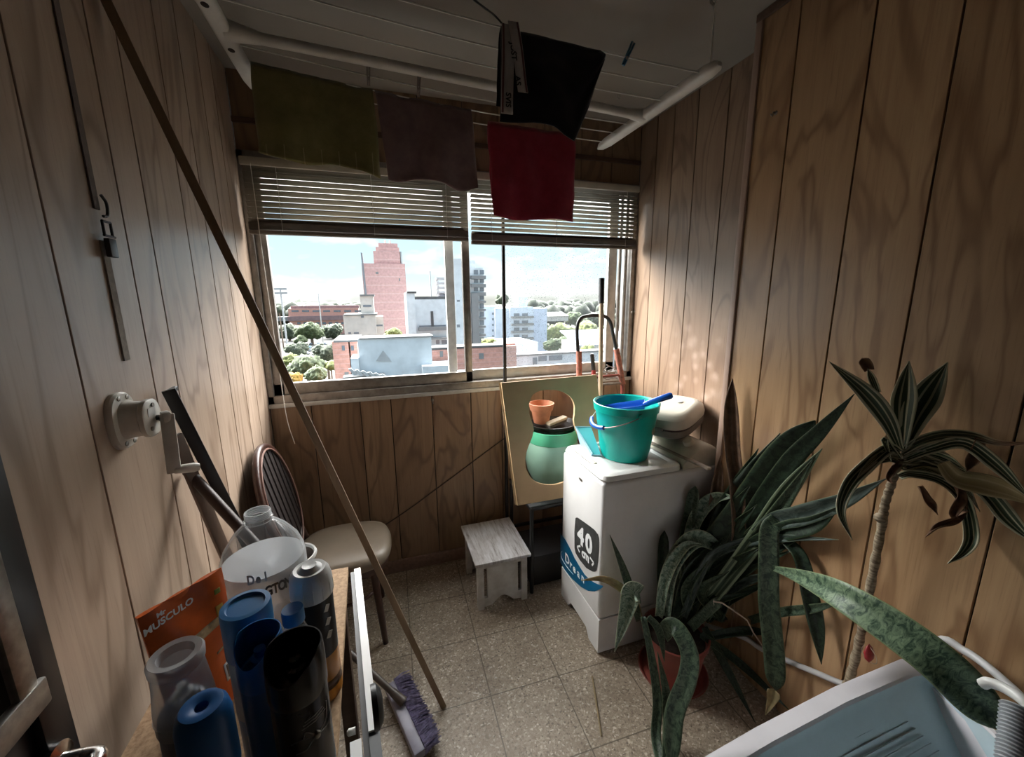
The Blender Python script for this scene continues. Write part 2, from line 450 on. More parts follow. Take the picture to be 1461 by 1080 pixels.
def wall(name, boards_bm, backs, mat, label):
    e = bpy.data.objects.new(name, None); COL.objects.link(e); tag(e, label, 'wall', kind='structure')
    for k, bb in enumerate(boards_bm): obj('panelling', bb, mat[k] if isinstance(mat, list) else mat, e)
    bm = bm_()
    for lo, hi in backs: box(bm, lo, hi)
    obj('backing', bm, M['groove'], e)
    return e
wl = wall('wall_left', [boards('Y', [-1.2, -.9, -.64, -.41, -.1, .2, .46, .74, .997, 1.25, 1.37, 1.60, 1.765, 1.93, 2.07, 2.25], (XL, -1), 0, ZC)],
     [((-.70, YR-.1, 0), (XL-.008, YB+.1, ZC))], M['wood_left'], 'left wall of grooved pale brown wood boarding behind the winch')
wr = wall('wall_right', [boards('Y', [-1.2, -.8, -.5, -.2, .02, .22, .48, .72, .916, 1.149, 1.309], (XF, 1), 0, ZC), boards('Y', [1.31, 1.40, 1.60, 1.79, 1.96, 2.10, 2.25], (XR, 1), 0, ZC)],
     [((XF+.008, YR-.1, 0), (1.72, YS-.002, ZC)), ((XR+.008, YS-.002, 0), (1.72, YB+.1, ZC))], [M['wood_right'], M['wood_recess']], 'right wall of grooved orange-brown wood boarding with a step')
xs = [XL, -.38, -.14, .02, .245, .47, .66, .93, 1.16, 1.36, XR]
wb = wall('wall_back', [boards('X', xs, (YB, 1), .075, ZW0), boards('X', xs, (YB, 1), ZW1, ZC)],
     [((XL, YB+.008, 0), (XR, YB+.12, ZW0)), ((XL, YB+.008, ZW1), (XR, YB+.12, ZC))], M['wood_back_shaded'], 'back wall of shade-darkened wood boarding below and above the window')
b = bm_(); box(b, (-.70, YR-.12, 0), (1.72, YR, ZC)); struct('wall_rear', b, M['plaster'], 'plain painted wall behind the photographer', 'wall')
b = bm_(); box(b, (XL, YB-.012, 0), (XR, YB+.01, .075), .003); struct('baseboard_back', b, M['skirting'], 'low reddish tiled skirting under the shaded back wall', 'baseboard')
b = bm_(); box(b, (XF-.009, YS-.022, 0), (XF+.004, YS+.004, ZC), .002); struct('trim_1', b, M['strip'], 'tall thin pinkish corner strip on the step of the right wall', 'trim')
b = bm_(); box(b, (XF-.012, YR, ZC-.028), (XF+.002, YS+.004, ZC), .003); struct('trim_2', b, M['dark_trim'], 'dark strip where the right wall meets the ceiling', 'trim')
b = bm_(); box(b, (XL, YB-.010, 2.385), (XR, YB+.002, 2.41), .002); struct('trim_3', b, M['dark_trim'], 'dark batten along the boarding above the window', 'trim')
b = bm_(); box(b, (XL, YB-.018, ZW0-.016), (XR, YB+.02, ZW0+.004), .002); struct('trim_4', b, M['alu_light'], 'pale metal sill edge along the bottom of the window', 'trim')

# ---------------------------------------------------------------- window: two sliding sashes
win = bpy.data.objects.new('window_1', None); COL.objects.link(win)
tag(win, 'wide sliding window in a weathered grey metal frame', 'window', kind='structure')
b = bm_()
for lo, hi in (((XL, YB-.006, ZW0), (XR, YB+.10, ZW0+.045)), ((XL, YB-.006, ZW1-.05), (XR, YB+.10, ZW1)),
               ((XL, YB-.006, ZW0), (XL+.028, YB+.10, ZW1)), ((XR-.035, YB-.006, ZW0), (XR, YB+.10, ZW1)),
               ((XL+.02, YB+.02, ZW0+.04), (XL+.045, YB+.035, ZW1)), ((XR-.062, YB+.02, ZW0+.04), (XR-.045, YB+.035, ZW1)),
               ((XR-.085, YB+.05, ZW0+.04), (XR-.068, YB+.07, ZW1))): box(b, lo, hi, .003)
obj('window_frame', b, M['alu'], win)
def sash(x0, x1, y, sw0, sw1, rb, mat, panes):
    b = bm_(); z0, z1 = ZW0+.043, ZW1-.045
    for lo, hi in (((x0, y, z0), (x0+sw0, y+.028, z1)), ((x1-sw1, y, z0), (x1, y+.028, z1)), ((x0, y, z0), (x1, y+.028, z0+rb)), ((x0, y, z1-.05), (x1, y+.028, z1))): box(b, lo, hi, .004)
    s = obj('sash', b, mat, win)
    for p0, p1, m in panes:
        b = bm_(); box(b, (p0, y+.012, z0+rb-.006), (p1, y+.015, z1-.045)); obj('pane', b, m, s)
sash(XL+.026, .490, YB+.012, .052, .042, .062, M['alu'], [(XL+.075, .452, M['glass'])])
sash(.358, XR-.10, YB+.052, .050, .062, .062, M['alu_light'], [(.405, .69, M['glass']), (.69, XR-.155, M['glass_dirty'])])

# ---------------------------------------------------------------- venetian blinds
def blind(x0, x1, zt, zb, tilt, cords, label, n, wand):
    y = 2.195
    t = thing('venetian_blind', label, 'blind', (x0, y, zb), 'venetian blinds')
    b = bm_(); box(b, (x0, y-.018, zt-.03), (x1, y+.018, zt+.005), .003); obj('head_rail', b, M['cream_plastic'], t)
    b = bm_(); zs = zb+.058
    for i in range(n):
        z = zs+(zt-.04-zs)*(i/(n-1)); dy, dz = cos(tilt)*.0125, sin(tilt)*.0125
        vs = []
        for s, c in ((-1, 0), (-.5, .0016), (0, .0022), (.5, .0016), (1, 0)):
            yy, zz = y+dy*s+(-sin(tilt))*c, z+dz*s+cos(tilt)*c
            vs.append([b.verts.new((xx, yy, zz)) for xx in (x0+.004, x1-.004)])
        for a, c in zip(vs, vs[1:]): b.faces.new((a[0], a[1], c[1], c[0]))
    obj('slats', b, M['blind'], t, solid=.0012)
    b = bm_(); box(b, (x0+.002, y-.014, zb), (x1-.002, y+.014, zb+.018), .004)
    for i in range(9): box(b, (x0+.003, y-.0125, zb+.021+i*.0036), (x1-.003, y+.0125, zb+.0232+i*.0036))
    obj('bottom_rail', b, M['blind_rail'], t)
    for c in cords:
        b = bm_()
        for dy in (-.0135, .0135): tube(b, [(c, y+dy, zb+.01), (c, y+dy, zt-.02)], .0011, 5)
        k = zb+.05
        while k < zt-.05:
            tube(b, [(c, y-.0135, k), (c, y+.0135, k+.006)], .0011, 5); k += .0155
        obj('ladder_cord', b, M['cord'], t)
    if wand:
        b = bm_(); tube(b, wand, .0016, 6); obj('pull_cord', b, M['cord'], t)
    return t
blind(-.545, .474, 2.225, 1.905, radians(-52), (-.405, .0, .36), 'venetian blind over the left half of the window, slats nearly shut', 10,
      smooth_path([(-.50, 2.17, 2.2), (-.495, 2.168, 1.7), (-.484, 2.16, 1.2), (-.475, 2.15, 1.02), (-.455, 2.15, .9)]))
blind(.486, 1.512, 2.245, 1.892, radians(-30), (.60, .98, 1.43), 'venetian blind over the right half of the window, light between its slats', 12, None)

# ---------------------------------------------------------------- door folded back against the left wall
dr = bpy.data.objects.new('door_1', None); COL.objects.link(dr); dr.location = (-.53, -.05, 0)
tag(dr, 'black metal door with a glass upper half folded against the left wall', 'door', kind='structure')
b = bm_(); X0, X1 = -.545, -.505
box(b, (X0, .655, .02), (X1, .705, 2.05), .002); box(b, (X0, -.05, .02), (X1, .0, 2.05), .002); box(b, (X0, -.05, 1.98), (X1, .70, 2.05), .002)
box(b, (X0+.008, -.04, .02), (X1-.012, .66, 1.03), .001); box(b, (X0, -.05, .02), (X1, .7, .14), .002)
obj('door_frame', b, M['black'], dr)
b = bm_(); box(b, (X1-.006, -.02, 1.03), (X1+.008, .672, 1.072), .003); box(b, (X1-.006, .630, 1.06), (X1+.006, .662, 2.0), .004); obj('glazing_bead', b, M['steel'], dr)
b = bm_(); box(b, (X0+.015, .0, 1.06), (X0+.019, .64, 1.99)); obj('pane', b, M['glass'], dr)
b = bm_(); lathe(b, [(.028, 0), (.028, .008), (.012, .012), (.011, .035)], (X1, .655, .935), (1, 0, 0), 20)
tube(b, smooth_path([(X1+.035, .655, .935), (X1+.055, .650, .935), (X1+.062, .625, .938), (X1+.058, .57, .945), (X1+.052, .53, .955)]), [.011, .011, .009, .008], 12)
obj('door_handle', b, M['chrome'], dr)

# ================================================================ the view outside
GZ = -28.
def omat(name, c, var=.1, vs=.4, rough=.8): return plain(name, c, rough, 0, var, vs)
O = dict(white=omat('white_render', (.58, .63, .66), .08), pale=omat('pale_blue_render', (.52, .58, .66), .06), cream=omat('cream_render', (.62, .58, .53), .1),
         brick=omat('pink_brick', (.55, .33, .31), .10, 1.2), red=omat('orange_brick', (.60, .31, .25), .12, 1.5), glassd=plain('dark_window', (.16, .19, .22), .25, 0, .1, .3),
         roof=omat('grey_roof', (.08, .08, .08), .12), pink=omat('pink_roof', (.26, .17, .17), .1), slab=omat('pale_slab', (.20, .205, .205), .06), bluewall=omat('blue_render', (.46, .52, .64), .06), dark=omat('dark_edge', (.22, .23, .25), .1),
         metal=omat('grey_metal', (.40, .42, .43), .1))
def brickify(m, sx, sz):
    nt = m.node_tree; b = nt.nodes['Principled BSDF']; src = b.inputs['Base Color'].links[0].from_socket
    s = N(nt, 'ShaderNodeSeparateXYZ'); nt.links.new(tex(nt), s.inputs[0])
    f = math_(nt, 'FRACT', math_(nt, 'DIVIDE', s.outputs[2], sz))
    c = mixc(nt, math_(nt, 'MULTIPLY', math_(nt, 'LESS_THAN', f, .14), .35), src, (.62, .45, .42))
    nt.links.new(c, b.inputs['Base Color'])
brickify(O['brick'], 1., 3.2); brickify(O['red'], 1., .8)

b = bm_(); box(b, (-700, 8, GZ-1), (900, 1500, GZ)); struct('ground', b, omat('street_ground', (.030, .031, .028), .2, .03), 'distant ground between the buildings outside', 'ground')

def R(x0, y0, x1, y1, Y):
    """photo rectangle on the vertical plane at distance Y -> (X0, X1, Ztop, Zbottom)"""
    a, c = at(x0, (y0+y1)/2, Y=Y), at(x1, (y0+y1)/2, Y=Y); m = (x0+x1)/2
    return a.x, c.x, at(m, y0, Y=Y).z, at(m, y1, Y=Y).z
def blk(bm, rect, Y, dep, z0=None):
    x0, x1, zt, zb = rect; box(bm, (x0, Y, GZ if z0 is None else (zb if z0 == 'r' else z0)), (x1, Y+dep, zt))
def bld(name, label, base): return thing(name, label, 'building', base)
def wins(par, rects, Y, mat=None, name='window'):
    for r in rects:
        x0, x1, zt, zb = R(*r, Y); b = bm_(); box(b, (x0, Y-.12, zb), (x1, Y+.05, zt)); obj(name, b, mat or O['glassd'], par)
def grid_wins(par, x0, y0, x1, y1, nx, ny, Y, fx=.55, fy=.5, mat=None):
    out = []
    for i in range(nx):
        for j in range(ny):
            cx = x0+(x1-x0)*(i+.5)/nx; cy = y0+(y1-y0)*(j+.5)/ny; hw = (x1-x0)/nx*fx/2; hh = (y1-y0)/ny*fy/2
            out.append((cx-hw, cy-hh, cx+hw, cy+hh))
    wins(par, out, Y, mat)

# red brick tower with the stepped top
Y = 165.; t = bld('brick_tower', 'tall pink brick tower with a stepped top', (at(550, 430, Y=Y).x, Y, GZ))
b = bm_(); blk(b, R(520, 376, 581, 485, Y), Y, 22); blk(b, R(533, 358, 572, 380, Y), Y+1, 18, 'r'); blk(b, R(540, 346, 568, 362, Y), Y+2, 14, 'r'); blk(b, R(536, 352, 570, 362, Y), Y+1.5, 15, 'r')
obj('wall', b, O['brick'], t)
b = bm_(); prism(b, [at(514.5, 360, Y=Y-.5), at(517, 361, Y=Y-.5), at(524, 425, Y=Y-.5), at(521, 425, Y=Y-.5)], (0, 4, 0)); obj('fin', b, O['dark'], t)
b = bm_(); blk(b, R(571, 358.5, 574, 378, Y), Y+1, 8, 'r'); obj('chimney', b, O['metal'], t)
for px in (550, 557):
    b = bm_(); blk(b, R(px-1, 341, px+1, 348, Y), Y+3, 3, 'r'); obj('roof_post', b, O['cream'], t)
wins(t, [(536, 388, 540, 391), (569, 397, 571, 401)], Y, O['slab'])

Y = 115.; t = bld('stepped_house', 'cream stepped building in front of the brick tower', (at(520, 460, Y=Y).x, Y, GZ))
b = bm_(); blk(b, R(491, 449, 537, 485, Y), Y, 14); blk(b, R(514, 421, 533, 452, Y), Y+2, 9); blk(b, R(535, 452, 548, 485, Y), Y+3, 9); obj('wall', b, O['cream'], t)
b = bm_(); blk(b, R(513, 420, 534, 422.5, Y), Y+1.6, 10, 'r'); blk(b, R(490, 448, 538, 450, Y), Y-.3, 14, 'r'); obj('parapet', b, O['slab'], t)
wins(t, [(518, 435, 530, 438)], Y+2); wins(t, [(536, 463, 546, 465.5)], Y+3); wins(t, [(515, 450.5, 519, 453.5), (497, 474, 501, 476.5), (505, 474, 512, 476.5)], Y)

Y = 400.; t = bld('long_hall', 'long low hall with pinkish roof far to the left', (at(460, 450, Y=Y).x, Y, GZ))
b = bm_(); blk(b, R(412, 440, 512, 464, Y), Y, 14); obj('wall', b, O['red'], t)
b = bm_(); blk(b, R(411, 450.5, 512, 457, Y), Y-2, 12, 'r'); blk(b, R(414, 436, 512, 440, Y), Y+2, 12, 'r'); obj('roof', b, O['pink'], t)
b = bm_(); blk(b, R(395, 452, 413, 458, Y), Y-1, 10, 'r'); obj('annex_roof', b, O['slab'], t)
wins(t, [(x, 442.5, x+10, 445) for x in range(416, 508, 15)]+[(x, 459.5, x+5, 462.5) for x in range(424, 505, 9)], Y-.2)

Y = 72.; t = bld('brick_house', 'orange brick building beside the white triangle wall', (at(495, 510, Y=Y).x, Y, GZ))
b = bm_(); blk(b, R(477, 487, 502, 560, Y), Y, 10); blk(b, R(500, 487, 512.3, 560, Y), Y, 10); obj('wall', b, O['red'], t)
b = bm_(); blk(b, R(475.5, 485, 512.5, 488, Y), Y-.2, 10.4, 'r'); obj('parapet', b, O['slab'], t)
wins(t, [(488, 493, 492, 500), (501, 493, 505, 500)], Y); wins(t, [(492, 531, 498, 541)], Y, O['slab'])

Y = 66.; t = bld('white_building', 'white building with a triangle mark on its blank wall', (at(565, 510, Y=Y).x, Y, GZ))
b = bm_(); blk(b, R(513, 481.5, 617, 560, Y), Y, 4); blk(b, R(503, 510, 514, 560, Y), Y-1, 5); blk(b, R(602, 519, 648, 560, Y), Y-2, 5); obj('wall', b, O['white'], t)
b = bm_(); blk(b, R(512, 480.5, 618, 482.5, Y), Y-.2, 4.4, 'r'); obj('parapet', b, O['slab'], t)
b = bm_(); prism(b, [at(546.5, 500, Y=Y), at(536.5, 515, Y=Y), at(559, 516, Y=Y)], (0, -.12, 0)); obj('triangle_mark', b, O['metal'], t)
for k in range(6):
    b = bm_(); x = 497+k*9; prism(b, [at(x, 527+k*1.6, Y=Y-2.5), at(x+4, 526+k*1.6, Y=Y-2.5), at(x+13, 534+k, Y=Y-2.5), at(x+9, 536+k, Y=Y-2.5)], (0, .8, 0)); obj('awning_slat', b, O['metal'], t)
b = bm_(); blk(b, R(492, 533, 550, 560, Y), Y-2.2, 2); obj('porch', b, O['slab'], t)

Y = 70.; t = bld('brick_wing', 'orange brick wing with small windows behind the window stiles', (at(680, 510, Y=Y).x, Y, GZ))
b = bm_(); blk(b, R(615, 496, 737, 560, Y), Y, 4); blk(b, R(715, 491, 738, 560, Y), Y+1, 4); obj('wall', b, O['red'], t)
b = bm_(); blk(b, R(614, 494, 720, 497, Y), Y-.2, 4, 'r'); obj('parapet', b, O['roof'], t)
wins(t, [(627.5, 501, 632, 509), (683.5, 504, 690, 512), (641.5, 501, 645, 509)], Y, O['slab'])

Y = 125.; t = bld('pale_block', 'pale blank block to the right of the brick tower', (at(610, 450, Y=Y).x, Y, GZ))
b = bm_(); blk(b, R(581, 417.5, 593, 490, Y), Y-1, 10); blk(b, R(592.5, 427, 645, 490, Y), Y, 16); obj('wall', b, O['white'], t)
b = bm_(); blk(b, R(594, 423, 640, 428, Y), Y+1, 12, 'r'); blk(b, R(580.5, 416, 593.5, 418.5, Y), Y-1.3, 10.5, 'r'); obj('parapet', b, O['roof'], t)
b = bm_(); blk(b, R(597, 466, 640, 471, Y), Y-2, 3, 'r'); blk(b, R(598, 481, 640, 483, Y), Y-3, 3, 'r'); obj('balcony', b, O['slab'], t)
wins(t, [(598, 464, 636, 466.5), (622, 485, 627, 491), (630, 485, 638, 491)], Y)
b = bm_(); blk(b, R(615.6, 386, 617, 428, Y), Y+3, .6, 'r'); obj('mast', b, O['metal'], t)
b = bm_(); blk(b, R(615, 444, 618.5, 470, Y), Y-.3, .5, 'r'); obj('downpipe', b, O['roof'], t)

Y = 210.; t = bld('water_tower', 'openwork tank tower behind the pale block', (at(631, 410, Y=Y).x, Y, GZ))
b = bm_(); x0, x1, zt, zb = R(624, 396, 638, 422, Y)
for x in (x0, x1-.6):
    for yy in (Y, Y+4): box(b, (x, yy, GZ), (x+.6, yy+.6, zt))
for k in range(4):
    z = zt-(zt-zb)*k/4; box(b, (x0-.4, Y-.4, z-1.), (x1+.4, Y+5, z))
obj('frame', b, O['metal'], t)
b = bm_(); lathe(b, [(.4, 0), (2.4, .6), (2.6, 2.6), (1.6, 4.0), (.1, 4.4)], ((x0+x1)/2, Y+2, zb-3), seg=16); obj('tank', b, O['dark'], t)
b = bm_(); box(b, (x1-1, Y, zt), (x1-.6, Y+.4, zt+4)); obj('antenna', b, O['metal'], t)

Y = 135.; t = bld('apartment_tower', 'tall white apartment tower with balconies behind the window stiles', (at(670, 450, Y=Y).x, Y, GZ))
b = bm_(); blk(b, R(649, 369, 672, 510, Y), Y, 14); blk(b, R(671, 381, 693, 510, Y), Y+2, 14); blk(b, R(668, 370, 682, 384, Y), Y+4, 8); obj('wall', b, O['white'], t)
for k in range(9):
    y = 389+k*12; b = bm_(); blk(b, R(673, y+4, 694, y+9 if k < 3 else y+7, Y), Y+.6, 2.2, 'r'); obj('balcony', b, O['slab'], t)
wins(t, [(x, 385+k*12, x+6, 391.5+k*12) for k in range(9) for x in (676, 684.5)], Y+2)
b = bm_(); blk(b, R(673.5, 418.5, 683, 505, Y), Y-.6, 3); obj('stair_shaft', b, O['slab'], t)
wins(t, [(652, 428, 656, 430.5), (652, 463, 656, 467)], Y)

Y = 160.; t = bld('apartment_block', 'pale six-storey apartment block with rows of balconies', (at(735, 465, Y=Y).x, Y, GZ))
b = bm_(); blk(b, R(694, 437, 711, 505, Y), Y+3, 12); blk(b, R(708, 440, 729, 510, Y), Y+1, 14); blk(b, R(728, 438, 761, 510, Y), Y, 16); obj('wall', b, O['pale'], t)
b = bm_(); x0, x1, zt, zb = R(760.5, 440, 781, 512, Y); box(b, (x0, Y+.5, GZ), (x1, Y+16, zt)); obj('side_wall', b, O['bluewall'], t)
for k in range(5):
    y = 446+k*10.2; b = bm_(); blk(b, R(729, y+5, 760, y+8, Y), Y-1.6, 1.8, 'r'); obj('balcony', b, O['slab'], t)
wins(t, [(x, 447+k*10.2, x+8, 452+k*10.2) for k in range(5) for x in (733, 745)], Y)
wins(t, [(x, y, x+2.5, y+3) for x in (702, 717) for y in (446, 454, 462, 470, 478)], Y+.9)
b = bm_(); blk(b, R(744, 424, 757, 441, Y), Y+4, 5, 'r'); obj('lift_house', b, O['pale'], t)

Y = 88.; t = bld('low_white_block', 'low white flat-roofed block below the apartment block', (at(800, 510, Y=Y).x, Y, GZ))
b = bm_(); blk(b, R(735, 503, 905, 560, Y), Y, 3); blk(b, R(738, 494, 785, 505, Y), Y+8, 14); obj('wall', b, O['white'], t)
b = bm_(); blk(b, R(734, 501.5, 906, 504, Y), Y-.2, 3.2, 'r'); obj('parapet', b, O['slab'], t)
wins(t, [(768, 508, 780, 515), (783, 507, 802, 514), (760, 510, 766, 520)], Y)
Y = 125.; t = bld('warehouse', 'low building with a pale blue sheet roof at the right', (at(850, 490, Y=Y).x, Y, GZ))
b = bm_(); blk(b, R(825, 488, 905, 520, Y), Y, 14); obj('wall', b, O['cream'], t)
b = bm_(); x0, x1, zt, zb = R(823, 474, 906, 490, Y); prism(b, [(x0, Y-1, zb), (x1, Y-1, zb), (x1, Y+14, zt), (x0, Y+14, zt)], (0, 0, -.4)); obj('roof', b, O['bluewall'], t)
Y = 300.; t = bld('white_shed', 'small white-roofed shed among the far trees', (at(797, 450, Y=Y).x, Y, GZ))
b = bm_(); blk(b, R(780, 450, 811, 458, Y), Y, 12, 'r'); obj('wall', b, O['cream'], t)
b = bm_(); x0, x1, zt, zb = R(779, 446, 811, 451, Y); prism(b, [(x0, Y-1, zb), (x1, Y-1, zb), (x1-3, Y+5, zt), (x0+3, Y+5, zt)], (0, 12, 0)); obj('roof', b, O['slab'], t)

# trees outside
def leafmat(name, a, c, sc): return plain(name, a, .7, 0, .3, sc, col2=c)
LM = [leafmat('foliage_green', (.07, .10, .035), (.022, .036, .013), .9), leafmat('foliage_yellow_green', (.15, .17, .04), (.06, .08, .02), .9),
      leafmat('foliage_grey_green', (.066, .086, .05), (.026, .037, .022), .9), leafmat('foliage_autumn', (.36, .21, .02), (.18, .10, .015), .9)]
M['bark'] = plain('bark', (.16, .12, .09), .9)
def blob(bm, c, r, seed, sub=3, sq=.85):
    rr = bmesh.ops.create_icosphere(bm, subdivisions=sub, radius=1.)
    for v in rr['verts']:
        p = v.co.normalized(); k = 1+.30*noise.noise(p*1.7+V((seed, 0, 0)))+.22*noise.noise(p*4.5+V((0, seed, 0)))+.13*noise.noise(p*11+V((seed, seed, 0)))
        v.co = V(c)+V((p.x*r*k, p.y*r*k, p.z*r*k*sq))
def tree(px, py, Y, rpx, mi, label, group=None, lumps=5):
    c = at(px, py, Y=Y); r = rpx*(c-CAM).dot(_F)/F_PX
    t = thing('tree', label, 'tree', (c.x, Y, GZ), group)
    b = bm_()
    for k in range(lumps):
        a = k*2.4; q = .55 if k else 0
        blob(b, (c.x+cos(a)*r*q, Y+sin(a)*r*q*.7, c.z+(random.uniform(-.25, .3)*r if k else 0)), r*(.72 if not k else random.uniform(.42, .6)), px*.13+k*3.1, 4 if rpx > 12 else 3)
    obj('crown', b, LM[mi], t, ang=180)
    b = bm_(); tube(b, [(c.x, Y, GZ), (c.x, Y, c.z-r*.3)], [r*.12, r*.08], 8); obj('trunk', b, M['bark'], t)
for px, py, Y, r, mi, lab in (
    (438, 522, 95, 26, 0, 'round green tree in front of the parked cars'), (412, 516, 110, 17, 1, 'yellow-green tree at the left edge of the window view'),
    (466, 503, 120, 18, 2, 'dark grey-green tree right of the parked cars'), (472, 521, 100, 11, 1, 'small light tree beside the orange brick building'),
    (419, 541, 70, 14, 3, 'golden yellow tree low in the left window corner'),
    (444, 473, 310, 19, 0, 'round tree in front of the long hall'), (412, 473, 345, 16, 2, 'tree left of the round tree by the long hall'), (476, 472, 350, 15, 2, 'tree between the long hall and the stepped house'),
    (562, 477, 100, 13, 1, 'bright yellow-green tree at the foot of the brick tower'), (700, 489, 100, 12, 1, 'bright bush in front of the apartment tower'),
    (803, 476, 170, 24, 1, 'broad yellow-green tree right of the apartment block'), (835, 472, 185, 20, 1, 'broad light tree behind the hand truck handle'), (790, 492, 130, 14, 0, 'green tree before the low white block'), (868, 478, 200, 18, 0, 'green tree at the right end of the view'),
    (425, 500, 150, 15, 2, 'grey-green tree at the far corner of the parked cars'),
    (452, 533, 85, 16, 0, 'dark green tree below the parked cars'),
    (430, 484, 300, 9, 0, 'small tree behind the parked cars'),
    (812, 492, 150, 16, 0, 'dense green tree left of the hand truck handle'),
    (778, 470, 230, 12, 2, 'grey-green tree touching the apartment block side wall'),
    (848, 456, 320, 15, 2, 'dark tree under the skyline at the right'),
    (822, 455, 310, 14, 0, 'round tree beside the white shed'),
    (882, 458, 250, 13, 2, 'dark tree by the right window stile'),
    (398, 441, 290, 9, 2, 'tall tree at the far left skyline'), (717, 428, 300, 11, 2, 'dark tree rising beside the apartment tower'), (840, 498, 108, 11, 1, 'light tree by the pale blue roof')):
    tree(px, py, Y, r, mi, lab)
# the wooded skyline: far beyond counting
b = bm_()
for k, (px, py, Y, r) in enumerate(((380, 470, 250, 16), (360, 486, 190, 18), (372, 505, 130, 20), (345, 520, 115, 22), (352, 460, 300, 17), (325, 478, 230, 18), (300, 500, 170, 22), (318, 540, 95, 24), (285, 465, 280, 20))):
    c = at(px, py, Y=Y); r = r*depth(c)/F_PX
    for q in range(4): blob(b, (c.x+cos(q*2.4)*r*(.5 if q else 0), Y+sin(q*2.4)*r*.4, c.z), r*(.7 if not q else .5), px*.1+q, 3)
    tube(b, [(c.x, Y, GZ), (c.x, Y, c.z)], r*.1, 6)
for i in range(60):
    Y = random.uniform(445, 540); px = random.uniform(180, 392); c = at(px, random.uniform(432, 438), Y=Y); r = random.uniform(8, 13); blob(b, (c.x, Y, c.z-r*.7), r, i*1.3, 2, .9); tube(b, [(c.x, Y, GZ), (c.x, Y, c.z-r*.7)], .8, 5)
for i in range(150):
    Y = random.uniform(445, 540); px = random.uniform(392, 520) if i % 3 == 0 else random.uniform(690, 930)
    top = random.uniform(432, 437) if px < 600 else (random.uniform(428, 436) if px > 760 else random.uniform(436, 441))
    c = at(px, top, Y=Y); r = random.uniform(7, 12); blob(b, (c.x, Y, c.z-r*.7), r, i*1.7, 2, .9)
    tube(b, [(c.x, Y, GZ), (c.x, Y, c.z-r*.7)], .8, 5)
for i in range(60):
    px = random.uniform(392, 520) if i % 3 == 0 else random.uniform(760, 930); Y = random.uniform(428, 440) if px < 600 else random.uniform(345, 400)
    c = at(px, random.uniform(437, 447), Y=Y); r = random.uniform(7, 10); blob(b, (c.x, Y, c.z-r*.7), r, i*2.7, 2, .9); tube(b, [(c.x, Y, GZ), (c.x, Y, c.z-r*.7)], .8, 5)
o = single('skyline_trees', b, leafmat('foliage_dark', (.034, .046, .027), (.014, .021, .013), .9), 'band of distant trees along the skyline', 'trees', (0, 450, GZ), ang=180); o['kind'] = 'stuff'
# masts on the left skyline
for px, py, lab in ((400, 412, 'lattice mast with floodlights at the far left'), (454, 418, 'thin mast on the left skyline')):
    Y = 275 if px < 420 else 318; a = at(px, py, Y=Y); t = thing('mast', lab, 'mast', (a.x, Y, GZ)); b = bm_(); tube(b, [(a.x, Y, GZ), a], .35 if px > 420 else .5, 6); obj('pole', b, O['metal'], t)
    if px < 420:
        b = bm_()
        for k in range(2): box(b, (a.x-3.5, Y-.3, a.z-.6-k*2.4), (a.x+3.5, Y+.3, a.z+.4-k*2.4))
        obj('floodlights', b, O['metal'], t)
# parked cars
cars = None
cc = [plain('car_paint_blue', (.18, .28, .34), .3, 0, .03), plain('car_paint_white', (.40, .41, .42), .3, 0, .03), plain('car_paint_grey', (.20, .22, .24), .3, 0, .03), plain('car_paint_dark', (.12, .15, .19), .3, 0, .03)]
def car(mi):
    t = thing('parked_car', 'small parked car far below the window among others', 'car', (0, 0, 0), 'cars parked below the trees')
    b = bm_(); box(b, (-2.1, -.85, .3), (2.1, .85, .85), .15); prism(b, [(-1.3, -.75, .8), (1.1, -.75, .8), (.6, -.75, 1.42), (-.95, -.75, 1.42)], (0, 1.5, 0)); obj('body', b, cc[mi], t)
    b = bm_(); box(b, (-1.0, -.77, .9), (.7, .77, 1.32)); obj('windows', b, O['glassd'], t)
    for sx in (-1.3, 1.3):
        for sy in (-.8, .8):
            b = bm_(); lathe(b, [(.33, -.1), (.33, .1)], (sx, sy, .33), (0, 1, 0), 12); obj('wheel', b, M['black'], t)
    return t
protos = [car(i) for i in range(4)]
k = 0
for row, (py, n) in enumerate(((492, 6), (496.5, 6), (501, 6), (505.5, 6), (510, 5))):
    for i in range(n):
        px = 413+i*(62-row*3)/n+random.uniform(-.8, .8); p = at(px, py, Z=GZ)
        o = protos[k] if k < 4 else copy_tree(protos[(k*7+row) % 4]); k += 1
        o.location = (p.x, p.y, GZ); o.rotation_euler.z = pi/2+random.uniform(-.08, .08)

# ---------------------------------------------------------------- sky and sun
wd = bpy.data.worlds.new('sky'); C.world = wd; wd.use_nodes = True; nt = wd.node_tree; bg = nt.nodes['Background']
d = tex(nt, 'Generated'); s = N(nt, 'ShaderNodeSeparateXYZ'); nt.links.new(d, s.inputs[0])
def sstep(x, a, c_):
    n = N(nt, 'ShaderNodeMapRange', interpolation_type='SMOOTHSTEP'); n.inputs['From Min'].default_value = a; n.inputs['From Max'].default_value = c_
    nt.links.new(x, n.inputs['Value']); return n.outputs[0]
base = ramp(nt, s.outputs[2], [(0, (.30, .31, .28)), (.015, (.45, .465, .445)), (.05, (.36, .45, .48)), (.13, (.31, .44, .50)), (.5, (.17, .33, .5))]).outputs[0]
cl = noise_(nt, mapping(nt, d, (5, 5, 14), loc=(.35, 0, .2)), 1.3, 7, .55, .3)
clouds = ramp(nt, cl, [(.50, (0, 0, 0)), (.66, (1, 1, 1))]).outputs[0]
skyc = mixc(nt, math_(nt, 'MULTIPLY', clouds, .75), base, (.55, .56, .56))
hi_ = math_(nt, 'MULTIPLY_ADD', sstep(s.outputs[2], .66, .86), -.8, 1.)
